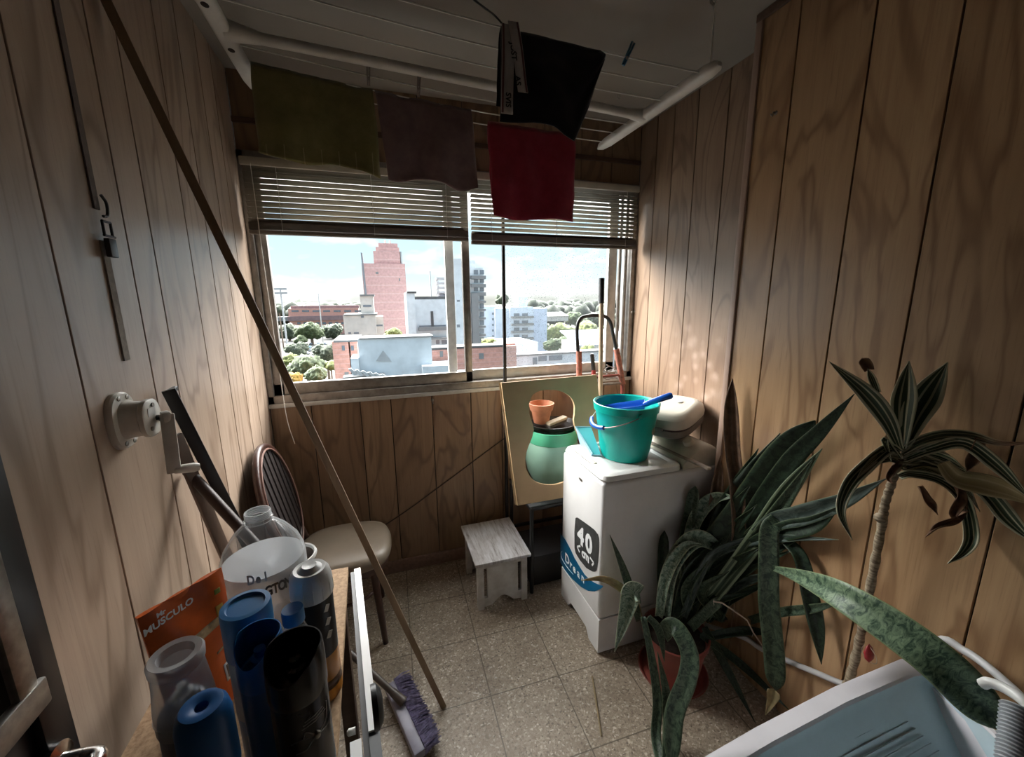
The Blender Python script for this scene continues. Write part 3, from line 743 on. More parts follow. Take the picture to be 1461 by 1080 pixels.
up = math_(nt, 'MULTIPLY', sstep(s.outputs[2], .165, .45), hi_)
north = sstep(s.outputs[1], -.25, .25)
az = math_(nt, 'DIVIDE', s.outputs[1], math_(nt, 'SQRT', math_(nt, 'ADD', math_(nt, 'MULTIPLY', s.outputs[0], s.outputs[0]), math_(nt, 'MULTIPLY_ADD', s.outputs[1], s.outputs[1], 1e-4))))
azm = math_(nt, 'MULTIPLY', math_(nt, 'MULTIPLY', math_(nt, 'SUBTRACT', 1., sstep(az, .40, .80)), math_(nt, 'MULTIPLY_ADD', sstep(az, .18, .52), .92, .08)), math_(nt, 'MULTIPLY', math_(nt, 'MULTIPLY', sstep(s.outputs[2], .06, .42), hi_), north))
west = math_(nt, 'SUBTRACT', 1., sstep(s.outputs[0], -.30, -.05)); east = math_(nt, 'SUBTRACT', 1., west)
south = math_(nt, 'SUBTRACT', 1., sstep(s.outputs[1], -.6, -.05))
GAIN_UP, GAIN_WEST, GAIN_EAST, GAIN_SOUTH = 12.0, 40., 8.0, .10
gain = math_(nt, 'ADD', math_(nt, 'MULTIPLY_ADD', south, GAIN_SOUTH, 1.), math_(nt, 'MULTIPLY', math_(nt, 'MULTIPLY', up, north), GAIN_UP))
gain = math_(nt, 'ADD', gain, math_(nt, 'MULTIPLY', azm, math_(nt, 'ADD', math_(nt, 'MULTIPLY', west, GAIN_WEST), math_(nt, 'MULTIPLY', east, GAIN_EAST))))
white = mixc(nt, math_(nt, 'MULTIPLY', math_(nt, 'SUBTRACT', gain, 1., clamp=True), .8), skyc, (1., .96, .90))
nt.links.new(white, bg.inputs[0]); nt.links.new(gain, bg.inputs[1])
wd.cycles.sampling_method = 'MANUAL'; wd.cycles.sample_map_resolution = 512
C.view_settings.view_transform = 'Standard'; C.view_settings.look = 'None'; C.view_settings.gamma = 1.; C.view_settings.exposure = 1.3
C.view_settings.use_curve_mapping = False
C.cycles.use_denoising = True; C.cycles.max_bounces = 10; C.cycles.diffuse_bounces = 2; C.cycles.transparent_max_bounces = 24
C.cycles.sample_clamp_indirect = 8.
# ================================================================ WASHING MACHINE and what stands on it
WX0, WX1, WY0, WY1, WZ = .832, 1.44, 1.352, 1.748, .842
t = thing('washing_machine', 'narrow white top-loading washing machine with a blue stripe sticker', 'washing machine', ((WX0+WX1)/2, (WY0+WY1)/2, 0))
b = bm_(); box(b, (WX0, WY0, .185), (WX1, WY1, WZ), .016, 3)
obj('body', b, M['white_enamel'], t)
b = bm_()                                   # skirt with a cut-out between its two feet
y0, y1 = WY0+.002, WY1-.002
prism(b, [(WX0+.003, y, z) for y, z in ((y0, .012), (y0+.085, .012), (y0+.115, .052), (y1-.115, .052), (y1-.085, .012), (y1, .012), (y1, .183), (y0, .183))], (.022, 0, 0))
prism(b, [(x, WY0+.002, z) for x, z in ((WX0+.024, .012), (WX1-.01, .012), (WX1-.01, .183), (WX0+.024, .183))], (0, .02, 0))
prism(b, [(x, WY1-.022, z) for x, z in ((WX0+.024, .012), (WX1-.01, .012), (WX1-.01, .183), (WX0+.024, .183))], (0, .02, 0))
obj('kick_panel', b, M['white_enamel'], t)
for fx in (WX0+.04, WX1-.05):
    for fy in (WY0+.04, WY1-.04):
        b = bm_(); lathe(b, [(.018, 0), (.018, .03)], (fx, fy, 0), seg=16); obj('foot', b, M['black_plastic'], t)
b = bm_()                                   # lid: rounded front, shallow dish on top
def rr(x0, x1, y0, y1, z, r=.03, n=6):
    out = []
    for cx, cy, a0 in ((x1-r, y1-r, 0), (x0+r, y1-r, pi/2), (x0+r, y0+r, pi), (x1-r, y0+r, 3*pi/2)):
        for k in range(n+1):
            a = a0+pi/2*k/n; out.append((cx+cos(a)*r, cy+sin(a)*r, z))
    return out
XC = 1.235
loft(b, [rr(WX0+.004, XC, WY0+.004, WY1-.004, WZ+.003), rr(WX0+.002, XC, WY0+.002, WY1-.002, WZ+.010), rr(WX0+.012, XC, WY0+.006, WY1-.006, WZ+.026), rr(WX0+.03, XC-.005, WY0+.02, WY1-.02, WZ+.031), rr(WX0+.10, XC-.02, WY0+.035, WY1-.035, WZ+.031), rr(WX0+.112, XC-.03, WY0+.045, WY1-.045, WZ+.022)])
lid = obj('lid', b, M['white_plastic'], t)
b = bm_(); loft(b, [rr(WX0+.022, WX0+.052, WY0+.13, WY1-.07, WZ+.0285, .008), rr(WX0+.026, WX0+.048, WY0+.134, WY1-.074, WZ+.0335, .008), rr(WX0+.034, WX0+.044, WY0+.138, WY1-.078, WZ+.0345, .004)]); obj('lid_grip', b, M['cream_plastic'], lid)
b = bm_(); box(b, (WX0+.020, WY0+.15, WZ+.0275), (WX0+.0235, WY1-.09, WZ+.031)); obj('grip_slot', b, M['steel'], lid)
b = bm_()                                   # control console at the back, rounded hump
ys = (WY0+.006, WY1-.006); prof = [(XC+.004, WZ+.002), (XC+.004, WZ+.03), (XC+.05, WZ+.07), (XC+.10, WZ+.098), (XC+.15, WZ+.102), (XC+.185, WZ+.085), (WX1, WZ+.04), (WX1, WZ+.002)]
loft(b, [[(x, y, WZ+.002+(z-WZ-.002)*k) for x, z in prof] for y, k in ((ys[0], .86), (ys[0]+.012, .97), (ys[0]+.03, 1), (ys[1]-.03, 1), (ys[1]-.012, .97), (ys[1], .86))])
con = obj('control_console', b, M['cream_plastic'], t, ang=50)
b = bm_(); ax = V((-.5, 0, .85)).normalized(); lathe(b, [(.024, -.004), (.024, .012), (.020, .018), (.0, .019)], V((XC+.088, WY0+.075, WZ+.094)), ax, 24, cap1=False); obj('program_knob', b, M['cream_plastic'], con)
b = bm_(); M4 = basis((0, -1, 0), (0, 0, 1), (WX0-.001, 1.548, .776)); lathe(b, [(.016, -.001), (.016, .003), (.010, .004)], (WX0, 1.55, .776), (-1, 0, 0), 20, sx=1., sy=.42); obj('badge', b, M['steel'], t)
# stickers on the front, drawn in (s = to the right along the front, z)
def fr(s, z): return V((WX0-.0012, WY1-s, z))
M['sticker_grey'] = plain('sticker_grey', (.028, .03, .03), .4, 0, .25, 30, col2=(.06, .062, .06)); M['sticker_blue'] = plain('sticker_blue', (.005, .12, .25), .3, 0, .15, 6); M['print_white'] = plain('print_white', (.82, .84, .84), .4, 0, .02)
st = superell(0, 0, 1, 1, 4, 48)
def fp(x, y, off=.0012): return at(790+x/7.711, 720+y/7.711, X=WX0-off)
def outline(pts): return [fp(*p) for p in pts]
b = bm_(); prism(b, outline(((240, 148), (250, 141), (264, 142), (330, 188), (400, 238), (450, 278), (485, 325), (498, 380), (496, 500), (486, 640), (472, 722), (458, 736), (430, 736), (360, 697), (290, 612), (242, 532), (230, 475), (228, 300))), (-.0006, 0, 0)); stk = obj('size_sticker', b, M['sticker_grey'], t); stk['label'] = 'dark grey shield sticker reading 40 cm'
MT = lambda x, y: basis((0, -1, 0), (0, 0, 1), fp(x, y, .0024))
for s_, x, y, sz in (('4', 297, 350, .122), ('0', 385, 440, .122), ('c', 322, 535, .060), ('m', 362, 572, .060)):
    obj('lettering', text_bm(s_, sz, MT(x, y), .0004, .005 if sz > .1 else .0025), M['print_white'], stk)
for p in (((292, 455), (258, 462)), ((258, 462), (285, 525)), ((398, 580), (440, 640)), ((440, 640), (420, 668))):
    b = bm_(); bar(b, fp(*p[0], .002), fp(*p[1], .002), .009, .0008, up=(1, 0, 0)); obj('arrow', b, M['print_white'], stk)
b = bm_(); prism(b, outline(((73, 315), (130, 388), (190, 500), (230, 590), (290, 690), (340, 768), (390, 818), (450, 860), (500, 882), (545, 893), (542, 906), (510, 930), (450, 953), (380, 948), (300, 905), (200, 812), (120, 712), (73, 630))), (-.0004, 0, 0)); stb = obj('brand_sticker', b, M['sticker_blue'], t); stb['label'] = 'blue curved sticker with white lettering'
for ch, x, y, sz in (('D', 148, 605, .070), ('r', 188, 660, .058), ('e', 226, 708, .060), ('a', 272, 762, .060), ('n', 320, 812, .060)):
    obj('lettering', text_bm(ch, sz, MT(x, y), .0004, .0014), M['print_white'], stb)
b = bm_(); tube(b, smooth_path([fp(*p, .0018) for p in ((95, 510), (80, 535), (95, 600), (130, 660), (170, 715), (215, 768))]), [.0006, .002, .0022, .0018, .0006], 6); obj('swoosh', b, M['print_white'], stb)

# teal bucket with a blue scoop in it
M['teal'] = plain('teal_plastic', (.0, .42, .36), .35, 0, .05, 10); M['teal'].node_tree.nodes['Principled BSDF'].inputs['Subsurface Weight'].default_value = 0.
M['blue'] = plain('blue_plastic', (.01, .10, .50), .3, 0, .06, 10)
BC = V((1.062, 1.555, WZ+.0232)); BH = .262
t = thing('bucket', 'teal plastic bucket on top of the washing machine', 'bucket', BC)
b = bm_(); r0, r1 = .108, .146
lathe(b, [(r0-.02, .006), (r0-.004, 0), (r0, .004), (r0+.006, .035), (r0+.008, .038), (r1-.006, BH-.04), (r1-.004, BH-.036), (r1+.002, BH-.034), (r1+.005, BH-.006), (r1+.006, BH), (r1+.001, BH+.002), (r1-.006, BH-.004), (r1-.010, BH-.03), (r0-.006, .012), (.0, .010)], BC, seg=48, cap0=True, cap1=False)
obj('body', b, M['teal'], t)
b = bm_(); ang = radians(170); u = V((cos(ang), sin(ang), 0)); lug = BC+u*(r1+.004)+V((0, 0, BH-.035)); side = V((-u.y, u.x, 0))
for s_ in (1, -1):
    l2 = BC+side*s_*(r1+.004)+V((0, 0, BH-.03)); lathe(b, [(.012, -.004), (.012, .01)], l2, side*s_, 14)
obj('handle_lug', b, M['teal'], t)
b = bm_(); hp = []
for k in range(25):
    a = pi*k/24; q = side*cos(a)*(r1+.012)+u*sin(a)*(r1+.012)
    hp.append(BC+q+V((0, 0, BH-.03-sin(a)*.075)))
tube(b, hp, .0028, 8); hd = obj('handle', b, M['steel'], t)
b = bm_(); tube(b, hp[8:17], .010, 12); obj('grip', b, M['blue'], hd)
b = bm_(); pa = radians(-52); un = V((cos(pa), sin(pa), 0)); c = BC+un*(.1295)+V((0, 0, .145)); lathe(b, [(.020, -.004), (.020, .0016), (.016, .0016), (.016, -.004)], c, un, 24, cap0=False, cap1=False)
bar(b, c+V((0, 0, -.012))+un*.001, c+V((0, 0, .010))+un*.003, .012, .002, up=un); obj('emblem', b, M['cream_plastic'], t)

SC = BC+V((0, 0, BH-.02))
t = thing('scoop', 'blue plastic scoop resting in the teal bucket', 'scoop', SC+V((0, 0, -.05)))
b = bm_(); dx = V((.80, -.60, .0)); dy = V((.60, .80, 0)); dz = V((0, 0, 1)); tip = V((.32, 0, .18)).normalized()
def S(a, c_, e): return SC+dx*a+dy*c_+dz*(e+a*.22)
rows = []
for a in [-.12+.20*k/12 for k in range(13)]:
    k = (a+.12)/.20; w = .046+.012*sin(k*pi*.7); dp = .02+.022*k
    rows.append([S(a, w*sin(q*pi/2*1.0), -dp*cos(q*pi/2)+.0) if abs(q) < .999 else S(a, w*q, 0.006) for q in [-1+2*j/10 for j in range(11)]])
vr = [[b.verts.new(p) for p in r] for r in rows]
for i in range(12):
    for j in range(10): b.faces.new((vr[i][j], vr[i][j+1], vr[i+1][j+1], vr[i+1][j]))
cen = b.verts.new(S(.085, 0, -.012))
for j in range(10): b.faces.new((vr[-1][j], vr[-1][j+1], cen))
obj('pan', b, M['blue'], t, solid=.002)
b = bm_(); tube(b, [S(.078, 0, -.008), S(.10, 0, .0), S(.15, 0, .012), S(.19, 0, .020), S(.198, 0, .021)], [.011, .013, .0145, .015, .009], 14); obj('handle', b, M['blue'], t)

# teal and pale blue dustpan standing beside the bucket
M['pale_blue'] = plain('pale_blue_plastic', (.34, .55, .66), .35, 0, .05, 10)
M['teal_pan'] = plain('deep_teal_plastic', (.03, .36, .40), .35, 0, .05, 10)
P0 = at(851, 650, Z=WZ+.032); zt = .13
t = thing('dustpan', 'pale blue dustpan with teal inside standing left of the bucket', 'dustpan', (P0.x+.02, P0.y+.06, WZ+.0312))
def D(px, py, d): return at(px, py, d=d)
dA = depth(P0)
q = dict(a=D(825, 609, dA+.17), b=D(846, 598, dA+.11), c=D(853, 640, dA-.005), e=D(832, 638, dA+.14), f=D(849, 651, dA-.005), g=D(857, 652, dA+.0), h=D(860, 612, dA+.04))
zmin = WZ+.0312
for k in ('f', 'g'): q[k].z = zmin+.001
q['e'].z = max(q['e'].z, zmin+.001)
for k in q: q[k] += V((-.014, .006, 0))
b = bm_(); wv = V((.075, -.03, .0))
prism(b, [q['a'], q['e'], q['f'], q['f']+V((.003, 0, .012)), q['a']+V((.004, 0, .0))], (.003, .001, 0)); obj('side_wall', b, M['pale_blue'], t)
b = bm_(); e2, f2, a2 = q['e']+wv, q['f']+wv*.55, q['a']+wv
loft(b, [[q['a']+V((.002, 0, -.002)), q['e']+V((.002, 0, .002)), q['f']+V((.002, 0, .002))], [a2, e2, f2+V((0, 0, .001))]]); obj('pan', b, M['teal_pan'], t)
b = bm_(); tube(b, [q['f']+V((0, 0, .004)), q['f']+wv*.6+V((0, 0, .004))], .003, 6); tube(b, [q['a'], a2], .003, 8); tube(b, [q['a'], q['f']+V((0, 0, .004))], .003, 8); obj('rim', b, M['pale_blue'], t)

# beige appliance lying on the console
AC = V((1.376, 1.618, WZ+.112)); rot = Matrix.Rotation(radians(-62), 4, 'Z') @ Matrix.Rotation(radians(7), 4, 'X')
t = thing('appliance', 'beige clamshell kitchen appliance lying on the washing machine console', 'appliance', AC)
def shell(loops, mat, name):
    b = bm_(); loft(b, [[Matrix.Translation(AC) @ rot @ V((x*1.13, y*1.13, z*1.2)) for x, y in superell(0, o, rx, ry, 3.6, 48)] for rx, ry, z, o in loops]); return obj(name, b, mat, t, ang=30)
shell([(.10, .135, .002, 0), (.112, .150, .012, 0), (.115, .154, .040, 0)], plain('taupe_plastic', (.26, .225, .19), .45), 'base')
shell([(.111, .150, .0405, 0), (.111, .150, .047, 0)], plain('maroon_seam', (.06, .02, .02), .4), 'seam')
shell([(.116, .155, .0475, 0), (.118, .156, .06, 0), (.112, .150, .082, 0), (.098, .134, .096, 0), (.085, .12, .101, 0), (.078, .112, .1015, 0), (.075, .108, .099, 0)], plain('beige_plastic', (.60, .565, .47), .38, 0, .05, 12), 'cover')
b = bm_(); MM = Matrix.Translation(AC) @ rot
lathe(b, [(.018, .0), (.018, .005), (.006, .007)], MM @ V((.02, .05, .1185)), (0, 0, 1), 20); obj('hinge_cap', b, M['white_plastic'], t)
b = bm_(); bar(b, MM @ V((-.035, -.178, .054)), MM @ V((.035, -.178, .054)), .02, .016, bev=.004); obj('latch', b, plain('grey_latch', (.35, .34, .32), .4), t)
# loose slat across the back of the lid
b = bm_(); a, c_ = at(926, 632, Z=WZ+.036), at(1013, 666, Z=WZ+.060); bar(b, (a.x, a.y, WZ+.0425), (c_.x-.0, c_.y, WZ+.050), .022, .010, bev=.002)
M['slat'] = wood('weathered_slat', (.36, .30, .24), (.22, .17, .13), 1, .6, 'X')
SL = (b, a)

# ================================================================ BOARD, STAND and what shows through the cut-out
M['mdf'] = plain('mdf_board', (.50, .34, .185), .6, 0, .08, 4)
M['mdf_edge'] = plain('sawn_edge', (.66, .54, .36), .7, 0, .08, 30)
TY, BY = 1.935, 1.835
tl_, bl_ = at(714, 546, Y=TY), at(737, 720, Y=BY); tr_ = at(843, 535, Y=TY)
exn = V((1, 0, 0)); up_ = V((0, TY-BY, tl_.z-bl_.z)); HB = up_.length; up_.normalize(); nb = exn.cross(up_)
o0 = V((bl_.x-.012, BY, bl_.z)); WB = .55
def bd(px, py):
    """board coordinates (u, v) of a photo point"""
    r = ray(px, py); k = (o0-CAM).dot(nb)/r.dot(nb); p = CAM+r*k-o0; return p.dot(exn), p.dot(up_)
b = bm_(); corners = [bd(737, 720), (bd(737, 720)[0]+WB, bd(737, 720)[1]+.0), (bd(714, 546)[0]+WB, bd(843, 535)[1]), bd(714, 546)]
hole_px = [(753, 578), (758, 564), (770, 557), (786, 556), (802, 559), (813, 567), (818, 578), (818, 590), (817, 600), (820, 612), (826, 628), (830, 648), (826, 668), (812, 682), (792, 690), (775, 690), (760, 684), (750, 670), (748, 656), (751, 640), (757, 625), (760, 612), (757, 600), (754, 590)]
hole = smooth_path([V((*bd(*p), 0)) for p in hole_px]+[V((*bd(*hole_px[0]), 0))], 4)[:-1]
B3 = lambda uv: o0+exn*uv[0]+up_*uv[1]
prism(b, [B3(c) for c in corners], nb*-.016 if nb.y > 0 else nb*.016, [[B3(h) for h in hole]])
SEATZ = (B3(corners[0])).z
brd = single('cutout_board', b, M['mdf'], 'tan board with a pear-shaped hole leaning beside the washing machine', 'board', B3(corners[0]))
b = bm_(); bar(b, B3(corners[0])+V((-.0006, 0, 0)), B3(corners[3])+V((-.0006, 0, 0)), .0012, .0165, up=exn)
e = obj('sawn_edge', b, M['mdf_edge'], brd); e['label'] = 'pale sawn edge'
# black metal stand
FZ = SEATZ-.022
t = thing('metal_stand', 'black metal stand under the board with the hole', 'stand', (.90, 1.98, 0))
SX0, SX1, SY0, SY1 = .680, 1.06, 1.812, 2.19
b = bm_(); box(b, (SX0, SY0, FZ-.02), (SX1, SY1, FZ), .004); obj('shelf', b, M['black'], t)
for x, y in ((SX0+.012, SY0+.012), (SX1-.012, SY0+.012), (SX0+.012, SY1-.012), (SX1-.012, SY1-.012)):
    b = bm_(); tube(b, [(x, y, 0), (x, y, FZ-.01)], .011, 10); obj('leg', b, M['black'], t)
b = bm_(); bar(b, (SX0+.012, SY0+.012, .2), (SX0+.012, SY1-.012, .2), .016, .016); bar(b, (SX0+.012, SY1-.012, .2), (SX1-.012, SY1-.012, .2), .016, .016); bar(b, (SX1-.012, SY0+.012, .2), (SX1-.012, SY1-.012, .2), .016, .016); obj('brace', b, M['black'], t)
b = bm_(); box(b, (.70, 1.86, .0), (1.05, 2.14, .19), .02); 
M['dark_case'] = plain('dark_case', (.02, .019, .02), .5, 0, .2, 12)
single('storage_case', b, M['dark_case'], 'dark case on the floor under the black metal stand', 'case', (.87, 2.0, 0))
# mint bucket
M['mint'] = plain('mint_plastic', (.30, .52, .42), .4, 0, .06, 6); M['mint_rim'] = plain('green_rim', (.10, .50, .30), .35, 0, .06, 6)
c0 = at(793, 655, Y=2.045); KC = V((c0.x-.012, 2.076, FZ)); KH = at(793, 622, Y=1.93).z-FZ
t = thing('pail', 'grey-green pail with a brighter green rim behind the cut-out board', 'bucket', KC)
b = bm_(); lathe(b, [(.06, .002), (.09, 0), (.115, .012), (.148, KH*.25), (.163, KH*.50), (.158, KH*.70), (.146, KH*.80)], KC, seg=44, cap1=False); lathe(b, [(.140, KH*.80), (.10, .02), (0, .012)], KC, seg=44, cap0=False, cap1=False); obj('body', b, M['mint'], t)
b = bm_(); lathe(b, [(.145, KH*.785), (.150, KH*.80), (.152, KH*.90), (.146, KH), (.136, KH), (.134, KH*.86)], KC, seg=44, cap0=False, cap1=False); obj('rim', b, M['mint_rim'], t)
# black oval tray across the pail, with a brush in it, and a clay pot
M['tray'] = plain('black_tray', (.03, .026, .024), .4, 0, .2, 30)
TC = KC+V((.005, 0, KH+.001))
t = thing('oval_tray', 'black oval tray lying across the grey-green pail', 'tray', TC)
b = bm_(); lathe(b, [(.10, 0), (.125, .004), (.138, .026), (.142, .030), (.138, .031), (.122, .008), (0, .006)], TC, seg=40, cap1=False, sx=1.0, sy=.88); obj('dish', b, M['tray'], t)
bp0, bp1 = TC+V((-.055, -.045, .026)), TC+V((.080, .0, .044))
t = thing('scrub_brush', 'beige-backed brush lying in the black oval tray', 'brush', TC+V((.02, -.02, .007)))
b = bm_(); bar(b, bp0+V((0, 0, .010)), bp1+V((0, 0, .010)), .042, .018, bev=.006); obj('back', b, plain('brush_back', (.62, .55, .42), .5), t)
b = bm_(); bar(b, bp0+V((.004, 0, -.004)), bp1+V((-.006, 0, -.006)), .038, .014); obj('bristles', b, plain('brush_bristles', (.10, .09, .08), .8), t)
PC = at(776, 611, Y=2.06); PC = V((PC.x-.004, 2.09, TC.z+.032))
ptop = at(772, 577, Y=2.06).z
M['clay'] = plain('terracotta', (.50, .20, .11), .75, 0, .12, 18, bmp=.1)
t = thing('clay_pot', 'empty terracotta flower pot in the hole of the tan board', 'pot', PC)
b = bm_(); hP = ptop-PC.z; lathe(b, [(.040, 0), (.044, .002), (.060, hP*.66), (.066, hP*.665), (.074, hP), (.068, hP+.001), (.058, hP*.66), (.036, .012), (0, .012)], PC, seg=40, cap1=False); obj('body', b, M['clay'], t)
# two canes/handles, hand truck
b = bm_(); tube(b, [(.660, 2.172, .0), (.676, 2.228, 2.06)], .0105, 10); single('black_rod', b, M['black'], 'thin black rod standing upright in front of the window', 'rod', (.660, 2.172, 0))
t = thing('mop_handle', 'wooden broomstick with a black end standing behind the teal bucket', 'stick', (1.165, 1.93, 0))
b = bm_(); a, c_ = V((1.155, 1.90, 0)), at(858, 430, Y=2.02); tube(b, [a, c_], .0125, 12); obj('pole', b, wood('broomstick', (.48, .36, .25), (.34, .24, .16), 1, .45), t)
b = bm_(); c2 = at(858.5, 397, Y=2.03); tube(b, [c_+(a-c_).normalized()*.01, c2], .0155, 12); obj('cap', b, M['black_plastic'], t)
M['maroon'] = plain('maroon_paint', (.22, .05, .035), .45, 0, .2, 20); M['foam'] = plain('brown_foam_grip', (.36, .12, .08), .7, 0, .3, 60, col2=(.16, .07, .05), bmp=.3)
t = thing('hand_truck', 'folding hand truck with a black looped handle standing in the window corner', 'hand truck', (1.235, 2.12, 0))
YT = 2.10
hpx = [(826, 545), (824.5, 500), (823.5, 480), (824, 464), (829, 454), (840, 450.5), (852, 450), (864, 452), (871, 460), (875, 478), (880, 502), (888, 545)]
hp = [at(x, y, Y=YT) for x, y in hpx]
b = bm_(); tube(b, smooth_path(hp), .0105, 12); obj('handle', b, M['black'], t)
for p, q_ in (((826.5, 548), (826, 501)), ((888.5, 548), (879.5, 498))):
    b = bm_(); tube(b, [at(*p, Y=YT), at(*q_, Y=YT)], .0175, 14); obj('grip', b, M['foam'], t)
xl, xr_ = at(826.5, 548, Y=YT).x, at(888.5, 548, Y=YT).x
for x in (xl, xr_):
    b = bm_(); tube(b, [(x, YT, 1.10), (x, YT, .12)], .0125, 10); obj('side_rail', b, M['maroon'], t)
for z in (1.135, 1.085, .7, .35):
    b = bm_(); tube(b, [(xl, YT, z), (xr_, YT, z)], .008, 8); obj('crossbar', b, M['maroon'] if z != 1.085 else M['steel'], t)
for x in (xl-.0, xr_):
    b = bm_(); lathe(b, [(.02, -.018), (.075, -.018), (.085, -.010), (.085, .010), (.075, .018), (.02, .018)], (x, YT+.03, .086), (1, 0, 0), 24); obj('wheel', b, M['black_plastic'], t)
b = bm_(); box(b, (xl, YT-.11, .012), (xr_, YT, .02), .002); bar(b, (xl, YT, .016), (xl, YT, .13), .02, .02); bar(b, (xr_, YT, .016), (xr_, YT, .13), .02, .02); obj('toe_plate', b, M['steel'], t)
t = thing('umbrella', 'red rolled umbrella with a black grip beside the wooden broomstick', 'umbrella', (1.13, 2.0, 0))
b = bm_(); a, c_ = at(845, 508, Y=2.06), at(847, 528, Y=2.05); tube(b, smooth_path([at(845, 504.5, Y=2.06), a, c_]), [.008, .0125, .012, .012], 10); obj('grip', b, M['black_plastic'], t)
b = bm_(); tube(b, [c_, c_.lerp(V((1.12, 1.955, .02)), .12), c_.lerp(V((1.12, 1.955, .02)), .5), V((1.12, 1.955, .02))], [.012, .02, .019, .006], 10); obj('canopy', b, plain('red_cloth', (.30, .025, .02), .7, 0, .2, 40), t)
b = bm_()
for k in range(7):
    r_ = random.random; pts = [V((1.315+.05*sin(k*1.7+q_*1.1)+.01*q_, 2.13+.02*cos(k*2.1+q_), 1.165+.03*cos(k*2.3+q_*1.4)-.01*q_)) for q_ in range(5)]
    tube(b, smooth_path(pts, 5), .0022, 6)
tube(b, [(1.30, 2.12, 1.12), (1.30, 2.12, 1.15)], .004, 6)
single('wire_coil', b, M['steel'], 'tangle of grey wire hung on the hand truck by the window corner', 'wire', (1.31, 2.13, 1.11))
single('wooden_strip', SL[0], M['slat'], 'weathered wooden slat lying behind the washing machine lid', 'slat', SL[1])

# ================================================================ STEP STOOL
M['worn_white'] = plain('worn_white_paint', (.62, .60, .56), .55, 0, .25, 9, col2=(.40, .36, .31), bmp=.15)
m, nt2, bb2 = nodes('scuffed_stool_top'); tt = tex(nt2)
n1 = noise_(nt2, mapping(nt2, tt, (60, 7, 1), rot=(0, 0, .12)), 1., 6, .7); n2 = noise_(nt2, mapping(nt2, tt, (9, 4, 1)), 1., 4)
c1 = ramp(nt2, n1, [(.30, (.16, .13, .11)), (.42, (.47, .45, .44)), (.6, (.66, .65, .66))]).outputs[0]
c1 = mixc(nt2, math_(nt2, 'MULTIPLY', math_(nt2, 'SUBTRACT', .46, n2, clamp=True), 4., clamp=True), c1, (.30, .26, .23)); nt2.links.new(c1, bb2.inputs[0]); bb2.inputs['Roughness'].default_value = .5; M['stool_top'] = m
SA, SB = V((.366, 1.765, 0)), V((.668, 2.15, 0)); ZT = .285
t = thing('step_stool', 'small scuffed white wooden step stool by the back wall', 'stool', (.517, 1.95, 0))
b = bm_(); box(b, (SA.x, SA.y, ZT-.018), (SB.x, SB.y, ZT), .004); obj('top', b, M['stool_top'], t)
lx0, lx1, ly0, ly1 = SA.x+.014, SB.x-.016, SA.y+.02, SB.y-.03
for x, y in ((lx0, ly0), (lx1-.034, ly0), (lx0, ly1-.034), (lx1-.034, ly1-.034)):
    b = bm_(); box(b, (x, y, 0), (x+.034, y+.034, ZT-.018), .003); obj('leg', b, M['worn_white'], t)
for y in (ly0+.004, ly1-.020):
    b = bm_(); L = lx1-lx0; 
    pts = [(lx0+.052, ZT-.03), (lx0+.052, .064), (lx0+.012, .064), (lx0+.012, .012), (lx0+.075, .018)]
    for k in range(1, 10):
        a = k/10; pts.append((lx0+.075+(L-.15)*a, .018+.042*sin(a*pi)**1.2))
    pts += [(lx1-.075, .018), (lx1-.012, .012), (lx1-.012, .064), (lx1-.052, .064), (lx1-.052, ZT-.03)]
    prism(b, [(x, y, z) for x, z in pts][::-1], (0, .016, 0)); obj('end_panel', b, M['worn_white'], t)
b = bm_()
for y in (ly0+.002, ly1-.022): box(b, (lx0+.01, y, ZT-.048), (lx1-.01, y+.02, ZT-.019), .002)
for x in (lx0+.004, lx1-.022): box(b, (x, ly0+.01, ZT-.048), (x+.018, ly1-.01, ZT-.019), .002)
obj('apron', b, M['worn_white'], t)

# ================================================================ CHAIR
M['bentwood'] = plain('dark_bentwood', (.06, .024, .016), .36, 0, .2, 30, coat=.1); M['cane'] = plain('dark_cane', (.022, .012, .010), .7, 0, .3, 70)
M['vinyl'] = plain('cream_vinyl', (.21, .165, .12), .42, 0, .07, 8)
SCc = V((-.235, 1.872, .425))
t = thing('chair', 'dark bentwood chair with a cream seat and oval caned back', 'chair', (SCc.x, SCc.y, 0))
b = bm_(); L = lambda rx, ry, z, e=3.: [(x, y, z) for x, y in superell(SCc.x, SCc.y, rx, ry, e, 48)]
loft(b, [L(.188, .178, .418), L(.202, .19, .425), L(.208, .196, .445), L(.200, .19, .468), L(.175, .165, .480), L(.10, .09, .484)]); obj('seat', b, M['vinyl'], t, ang=60)
b = bm_(); loft(b, [L(.185, .175, .385), L(.192, .182, .39), L(.192, .182, .419)]); obj('seat_frame', b, M['bentwood'], t)
feet = [(-.085, 1.735), (-.10, 2.06), (-.40, 1.72), (-.40, 2.06)]
for (fx, fy), (tx, ty) in zip(feet, ((-.115, 1.765), (-.115, 2.0), (-.37, 1.765), (-.37, 2.0))):
    b = bm_(); tube(b, smooth_path([(tx, ty, .392), (tx*.75+fx*.25, ty*.75+fy*.25, .29), (fx*.75+tx*.25, fy*.75+ty*.25, .1), (fx, fy, 0)]), [.017, .017, .015, .013], 12); obj('leg', b, M['bentwood'], t)
b = bm_(); ring = [(SCc.x+.135*cos(2*pi*k/32), SCc.y+.125*sin(2*pi*k/32)-.0, .235) for k in range(32)]; tube(b, ring, .008, 8, closed=True); obj('foot_ring', b, M['bentwood'], t)
